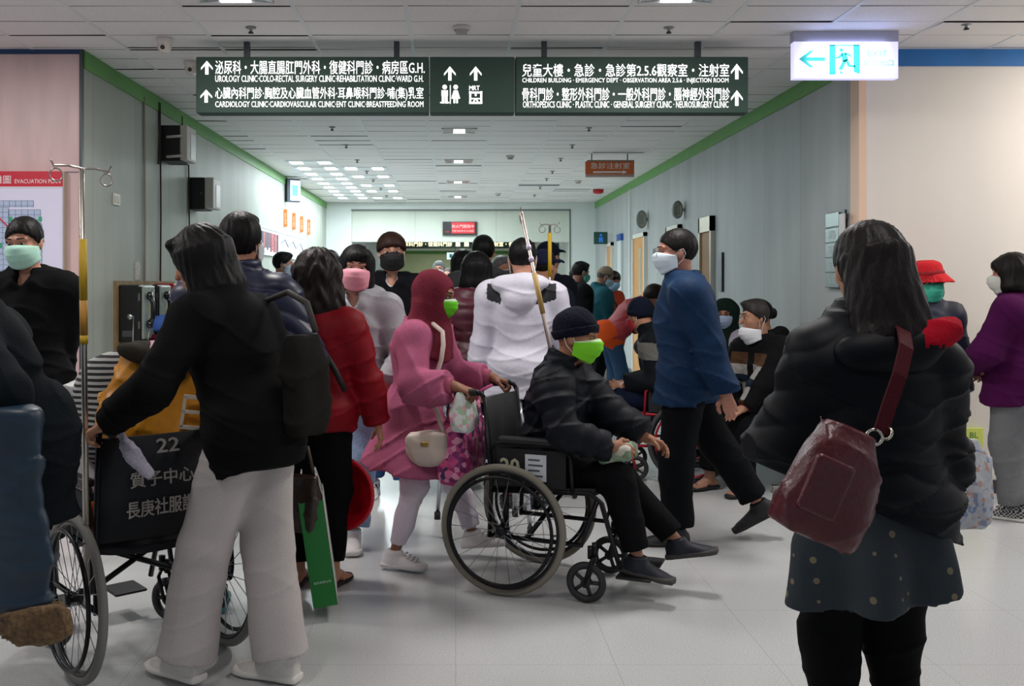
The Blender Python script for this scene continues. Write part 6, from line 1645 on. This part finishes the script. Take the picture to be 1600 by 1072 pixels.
o = soft_obj('towel', [(sf, 0.012)], cloth('#6f6aa8', vary=0.08)); o.location = to_world(wr_, (0.30, 0.10, 0.70)); o.rotation_euler = (0, 0, math.radians(170))
tag(o, 'lavender towel hung over the red wheelchair armrest', 'towel')

# --- people on the bench
p22, K22 = person('elderly man in patterned black cardigan sitting with mask at chin, hand on knee', 2.19, 6.74, 122, H=1.62, pz=0.575, lean=10, head=(-22, -4, 0), fr=(0.16, 0.40, 0.085), fl=(-0.10, 0.36, 0.085), hr=(0.18, 0.36, 0.60), hl=(-0.15, 0.42, 0.59), el=(-1, -0.4, 0),
    inner=dict(name='shirt', c='#5a1a22', e=0.012, hem=0.04, collar=0.03, wr=0),
    top=dict(name='cardigan', mats=[cloth('#0d0d0f'), cloth('#4a3423'), cloth('#8f8c88'), cloth('#16202e')], e=0.03, hem=0.05, wr=0.005, collar=0.04, paint=lambda c: np.where((c[:, 1] > 0.05) & (np.abs(c[:, 0]) < 0.17) & (np.abs(c[:, 0]) > 0.03) & (c[:, 2] > 0.60) & (c[:, 2] < 0.95), np.where(c[:, 2] > 0.87, 1, np.where(c[:, 2] > 0.79, 2, np.where(c[:, 2] > 0.74, 3, np.where(c[:, 2] > 0.66, 2, 1)))), 0)),
    legs=dict(c='#0c0c0f', e=0.02, r=(0.088, 0.075, 0.065), end=0.06), bare=True, shoe=dict(kind='slipper', c='#15161a', sole='#101114'), hr_style=dict(style='short', c='#2a2624'), mask=dict(c='#d3d6da', drop=0.065), eyes=True, skin='#a67860', hands={'l': dict(d=(0.15, 1, -0.35), t=(0.8, 0.2, 0.1), curl=0.3), 'r': dict(d=(0, 1, -0.6), t=(-1, 0.2, 0), curl=0.4)})
person('woman in dark green headscarf and pale blue mask seated behind the cardigan man', 2.28, 7.95, 112, H=1.54, pz=0.575, lean=4, head=(40, -6, 0), fr=(0.12, 0.40, 0.085), fl=(-0.12, 0.40, 0.085), hr=(0.10, 0.3, 0.66), hl=(-0.10, 0.3, 0.66), top=dict(name='coat', m=cloth('#b3a9b8', vary=0.1), e=0.03, hem=0.05), legs=dict(c='#1a1518', e=0.02), shoe=dict(c='#1a1a1e'), hats=dict(kind='hijab', c='#16261f'), mask='#a9bcd8', eyes=True, skin='#b07e66')
person('person in black coat with dark tied hair seated behind the elderly man', 2.44, 7.40, 95, H=1.58, pz=0.575, lean=8, head=(10, -8, 0), fr=(0.12, 0.40, 0.085), fl=(-0.12, 0.40, 0.085), hr=(0.10, 0.3, 0.66), hl=(-0.10, 0.3, 0.66), top=dict(name='coat', c='#111114', e=0.04, hem=0.06, hood=0.8), legs=dict(c='#14141a', e=0.02), shoe=dict(c='#3a3a3c', sole='#8a8886'), hr_style=dict(style='bun', c='#15100e'))

# --- far left and far away
pf, Kf = person('man in white mask and orange lanyard by the notice board, facing right', -1.82, 10.0, -68, H=1.75, head=(-10, -2, 0), top=dict(c='#12161f', e=0.03, hem=0.12, collar=0.04), legs=dict(c='#14161c'), shoe=dict(c='#17181c'), hr_style=dict(style='short', c='#0d0c0c'), mask='#c9dce8', skin='#c08d76')
lanyard(pf, Kf, '#d8502a')
person('dark haired person mostly hidden behind the pink mask woman', -1.11, 8.5, 10, H=1.71, top=dict(c='#15161c', e=0.03, hem=0.12), legs=dict(c='#14161c'), shoe=dict(c='#17181c'), hr_style=dict(style='short', c='#120f0e'))
person('grey haired man in glasses and white mask far down the corridor', -0.235, 13.6, 178, H=1.74, head=(-6, 0, 0), top=dict(c='#6a6e78', e=0.03, hem=0.12), legs=dict(c='#2a2c34'), shoe=dict(c='#17181c'), hr_style=dict(style='short', c='#77797c'), mask='#d8e4ea', eyes=True, glasses='#2a2a2e', skin='#b9866e')
person('balding man without mask behind the grey haired man in glasses', -0.12, 15.0, 175, H=1.66, top=dict(c='#3a3d44', e=0.03, hem=0.12), legs=dict(c='#2a2c34'), shoe=dict(c='#17181c'), hr_style=dict(style='crop', c='#4a4643', vol=-0.006), skin='#b9866e')
for i, (px, Y, c, lb) in enumerate(((635, 23.0, '#1a1c22', 'dark far walker beyond the end opening, leftmost of three'), (646, 25.0, '#23252c', 'far walker in dark clothes beyond the end opening, middle of three'), (658, 24.0, '#8a4a52', 'far walker in dull red top beyond the end opening, rightmost of three'))):
    person(lb, (px - CX) / FPX * Y, Y, 170, H=1.62, top=dict(c=c, e=0.03, hem=0.12, wr=0), legs=dict(c='#1a1c22', wr=0), shoe=dict(c='#17181c'), hr_style=dict(style='short', c='#120f0e'), mask='#3a3a40' if i == 2 else None, skin='#9a6e58')

# --- the pair by the cream wall
person('smiling woman in red bucket hat, teal mask and navy jacket by the cream wall', 3.02, 6.16, 176, H=1.53, head=(4, -4, 5), hr=(0.16, 0.12, 0.75), hl=(-0.2, 0.05, 0.75), inner=dict(name='shirt', c='#9a4a52', e=0.008, hem=0.1, collar=0.03, wr=0), top=dict(name='jacket', m=mat('#151a36', rough=0.6, vary=0.1, scale=14), e=0.032, hem=0.14, collar=0.05, wr=0.005), legs=dict(c='#1a1c24'), shoe=dict(c='#17181c'),
    hr_style=dict(style='bob', c='#15110f', length=-0.025), hats=dict(kind='bucket', c='#d81420', m=mat('#c8121e', rough=0.9, bump=0.6, scale=90, vary=0.12)), mask='#3fb59a', eyes=True, skin='#b37c62')
p27, K27 = person('woman in purple fleece and grey sweatpants turned away by the cream wall', 3.42, 5.86, 42, H=1.58, head=(16, -2, 0), hl=(-0.09, 0.22, 0.93), hr=(0.2, 0.2, 0.88), el=(-1, -0.5, 0),
    top=dict(name='fleece', m=mat('#450d3f', rough=0.95, bump=0.4, scale=200, vary=0.12, spec=0.15), e=0.036, hem=0.16, collar=0.06, wr=0.005, bulk=1.1, belly=1.1), legs=dict(name='sweatpants', c='#6f7072', e=0.022, r=(0.095, 0.068, 0.056), end=0.03), shoe=dict(mats=[mat('#15161a', rough=0.8), mat('#a8a6a4', rough=0.8)], sole='#cfccc6', paint=lambda K, sd: (lambda c: (((np.floor(((c - K['A' + sd]) @ K['T' + sd]) * 90) + np.floor(c[:, 2] * 90)) % 2 > 0.5) & (((c - K['A' + sd]) @ K['T' + sd]) < 0.15)).astype(int))),
    hr_style=dict(style='bob', c='#120e0d', vol=0.012, length=-0.03), mask='#cdd2c8', skin='#c08d76')

# --- woman in the foreground on the right
pg = dict(x=1.135, y=2.62, rz=4)
p25, K25 = person('woman in black puffer jacket with long dark hair in the right foreground', H=1.57, head=(-6, -2, 2), sw=0.92, shd=0.045, hr=(0.12, 0.27, 0.98), hl=(-0.12, 0.27, 0.98), er=(0.35, -0.9, -0.3), el=(-0.45, -0.9, -0.3), fl=(-0.09, 0.0, 0.085), fr=(0.10, 0.02, 0.085),
    top=dict(name='puffer_jacket', mats=[mat('#080c12', rough=0.6, vary=0.15, scale=9, spec=0.15)], e=0.040, hem=0.20, hemrx=0.235, hemry=0.20, puff=(0.095, 0.008, 1), wr=0.007, bulk=1.04, sw=0.88, h=0.007, collar=0.05, r=(0.066, 0.066, 0.05), hemcut=(V(0, 0, 0.815), V(-0.4, 0, -1))),
    legs=dict(name='leggings', c='#08090b', e=0.012, h=0.007, r=(0.088, 0.066, 0.052)), shoe=dict(c='#101114', sole='#1a1a1c'), hr_style=dict(style='long', c='#120d0d', length=0.02, vol=0.002), **pg)
sf = Soft().loft((0, -0.01, 0.565), (0, -0.01, 0.98), (1, 0, 0), [0, 0.35, 0.7, 1], [0.225, 0.21, 0.19, 0.165], [0.20, 0.185, 0.16, 0.13], None, 0, None, (True, True), flare=(6, 0.035))
sf.loft((0, -0.01, 0.50), (0, -0.01, 0.95), (1, 0, 0), [0, 0.35, 0.7, 1], [0.205, 0.195, 0.175, 0.15], [0.18, 0.17, 0.145, 0.115], None, 0, None, (True, True), sub=True, flare=(6, 0.035))
sf.cut((0, 0, 0.60), V(0.18, 0, -1)); sf.wrinkle(0.004, 9, 12)
m_sk = mat('#222e35', rough=0.8, bump=0.15, scale=150, vary=0.1)
skirt = soft_obj('skirt', [(sf, 0.0095)], m_sk, p25)
# small printed motifs of the skirt, in the cloth
def skirt_print():
    nt = m_sk.node_tree; b = nt.nodes['Principled BSDF']
    tc = nt.nodes.new('ShaderNodeTexCoord'); vo = nt.nodes.new('ShaderNodeTexVoronoi'); vo.inputs['Scale'].default_value = 19; vo.inputs['Randomness'].default_value = 0.45
    lt = nt.nodes.new('ShaderNodeMath'); lt.operation = 'LESS_THAN'; lt.inputs[1].default_value = 0.17
    mx = nt.nodes.new('ShaderNodeMix'); mx.data_type = 'RGBA'; mx.inputs[6].default_value = (*lin('#222e35'), 1); mx.inputs[7].default_value = (*lin('#776c54'), 1)
    nt.links.new(tc.outputs['Object'], vo.inputs['Vector']); nt.links.new(vo.outputs['Distance'], lt.inputs[0]); nt.links.new(lt.outputs[0], mx.inputs[0]); nt.links.new(mx.outputs[2], b.inputs['Base Color'])
skirt_print()
N_, R_ = K25['N'], K25['Rb']
sf = Soft().ell(N_ + V(-0.03, -0.115, -0.07), (0.13, 0.062, 0.06), None, 0).ell(N_ + V(0.085, -0.105, -0.03), (0.11, 0.06, 0.045), rotm(0, 0, 22).T, 0.03); sf.wrinkle(0.008, 18, 5)
soft_obj('hood', [(sf, 0.009)], [mat('#080c12', rough=0.6, vary=0.15, scale=9, spec=0.15), cloth('#a50d22')], p25, lambda c: ((c[:, 0] > N_[0] + 0.045) & (c[:, 2] > N_[2] - 0.05)).astype(int))
# maroon crossbody bag
hbx = thing('crossbody_bag', 'maroon leather crossbody bag on the back of the black puffer woman', 'bag', to_world(p25, (-0.325, -0.325, 0.835)), 4)
hbx.rotation_euler[1] = math.radians(24)
sf = Soft().loft((0, 0, 0), (0, 0, 0.27), (1, 0, 0), [0, 0.05, 0.3, 0.75, 1], [0.095, 0.108, 0.104, 0.082, 0.055], [0.055, 0.07, 0.075, 0.06, 0.03], None, 0, None, (True, False), pw=3.2)
sf.wrinkle(0.005, 20, 17)
M_lea = mat('#50131c', rough=0.36, bump=0.25, scale=70, vary=0.12, spec=0.5)
soft_obj('body', [(sf, 0.007)], M_lea, hbx)
sf = Soft().bx((-0.04, -0.066, 0.12), (0.05, 0.014, 0.07), None, 0, 0.012); soft_obj('pocket_flap', [(sf, 0.006)], M_lea, hbx)
MB().tube([(-0.11, -0.02, 0.06), (-0.09, -0.045, 0.17), (-0.05, -0.03, 0.25)], 0.004, 6).build('zip', metal('#7a6f6a', 0.4), hbx, smooth=True)
MB().ring((0.05, -0.01, 0.275), (0.3, 1, 0), 0.018, 0.004, 20, 6).ring((0.075, -0.01, 0.295), (1, 0.3, 0), 0.014, 0.004, 20, 6).build('buckle_ring', metal('#c9c4b8', 0.25), hbx, smooth=True)
iv_ = hbx.matrix_basis.inverted()
hbx_w = Matrix.Translation(hbx.location) @ hbx.rotation_euler.to_matrix().to_4x4()
inv = hbx_w.inverted()
pts = [(0.06, -0.01, 0.29)] + [tuple(inv @ Vector(to_world(p25, v))) for v in ((-0.125, -0.325, 1.14), (-0.092, -0.312, 1.21), (-0.055, -0.275, 1.275), (-0.02, -0.20, 1.31), (0.02, -0.10, 1.32))]
sfm = MB(); n = 14
import itertools
def ribbon(pts, w, th, side):
    P = [Vector(p) for p in pts]; Q = []
    for i in range(len(P) - 1):
        for t in np.linspace(0, 1, 6)[:-1]: Q.append(P[i].lerp(P[i + 1], float(t)))
    Q.append(P[-1]); vs = []; fs = []
    s_ = Vector(side)
    for i, p in enumerate(Q):
        t = (Q[min(i + 1, len(Q) - 1)] - Q[max(i - 1, 0)]).normalized(); a = (s_ - t * t.dot(s_)).normalized(); nn = t.cross(a)
        for u, v in ((-1, -1), (1, -1), (1, 1), (-1, 1)): vs.append(p + a * w / 2 * u + nn * th / 2 * v)
    for i in range(len(Q) - 1):
        for k in range(4): fs.append((i * 4 + k, i * 4 + (k + 1) % 4, i * 4 + 4 + (k + 1) % 4, i * 4 + 4 + k))
    return vs, fs
MB().add(*ribbon(pts, 0.036, 0.006, (1, 0, 0))).build('strap', mat('#461019', rough=0.7, bump=0.15, scale=70, spec=0.15), hbx)
# printed plastic bag in front of her
pbg = bag_soft('plastic_bag', 'thin white bag with coloured print hanging beside the black puffer woman', 'bag', (1.475, 2.80, 0.72), 10, '#c9cbd0', (0.13, 0.06, 0.26), m=print_mat(['#c4c6cc', '#d0d2d6', '#c8cacf', '#8f9fc4', '#cfd1d6', '#c9a08f', '#cfd1d6', '#c8cad0', '#d2d4d8'], 85), seed=6, wr=0.007, h=0.008)
MB().tube([(-0.03, 0, 0.25), (-0.06, -0.02, 0.31), (-0.13, -0.02, 0.33)], 0.006, 6).build('handle', mat('#c9cbd0', rough=0.5), pbg, smooth=True)

# walking frame half hidden in the middle of the crowd
wf = thing('walking_frame', 'silver walking frame partly hidden behind the pink floral bag', 'walker', (0.16, 5.62, 0), 8)
for q in (-1, 1):
    lg = MB().tube([(q * 0.24, -0.2, 0.01), (q * 0.2, -0.16, 0.66), (q * 0.2, -0.1, 0.73), (q * 0.2, 0.14, 0.73), (q * 0.2, 0.2, 0.66), (q * 0.24, 0.24, 0.01)], 0.013, 8).build('side_frame', metal('#b9bcc4', 0.25), wf, smooth=True)
    MB().tube([(q * 0.2, -0.09, 0.735), (q * 0.2, 0.03, 0.735)], 0.018, 8).build('grip', mat('#1a1a1c', rough=0.7), lg, smooth=True)
    for y, x in ((-0.2, 0.24), (0.24, 0.24)):
        MB().tube([(q * x, y, 0.0), (q * x, y, 0.045)], 0.019, 8).build('rubber_foot', mat('#161618', rough=0.8), lg, smooth=True)
MB().tube([(-0.2, 0.19, 0.62), (0.2, 0.19, 0.62)], 0.012, 8).tube([(-0.22, 0.215, 0.35), (0.22, 0.215, 0.35)], 0.012, 8).build('crossbar', metal('#b9bcc4', 0.25), wf, smooth=True)
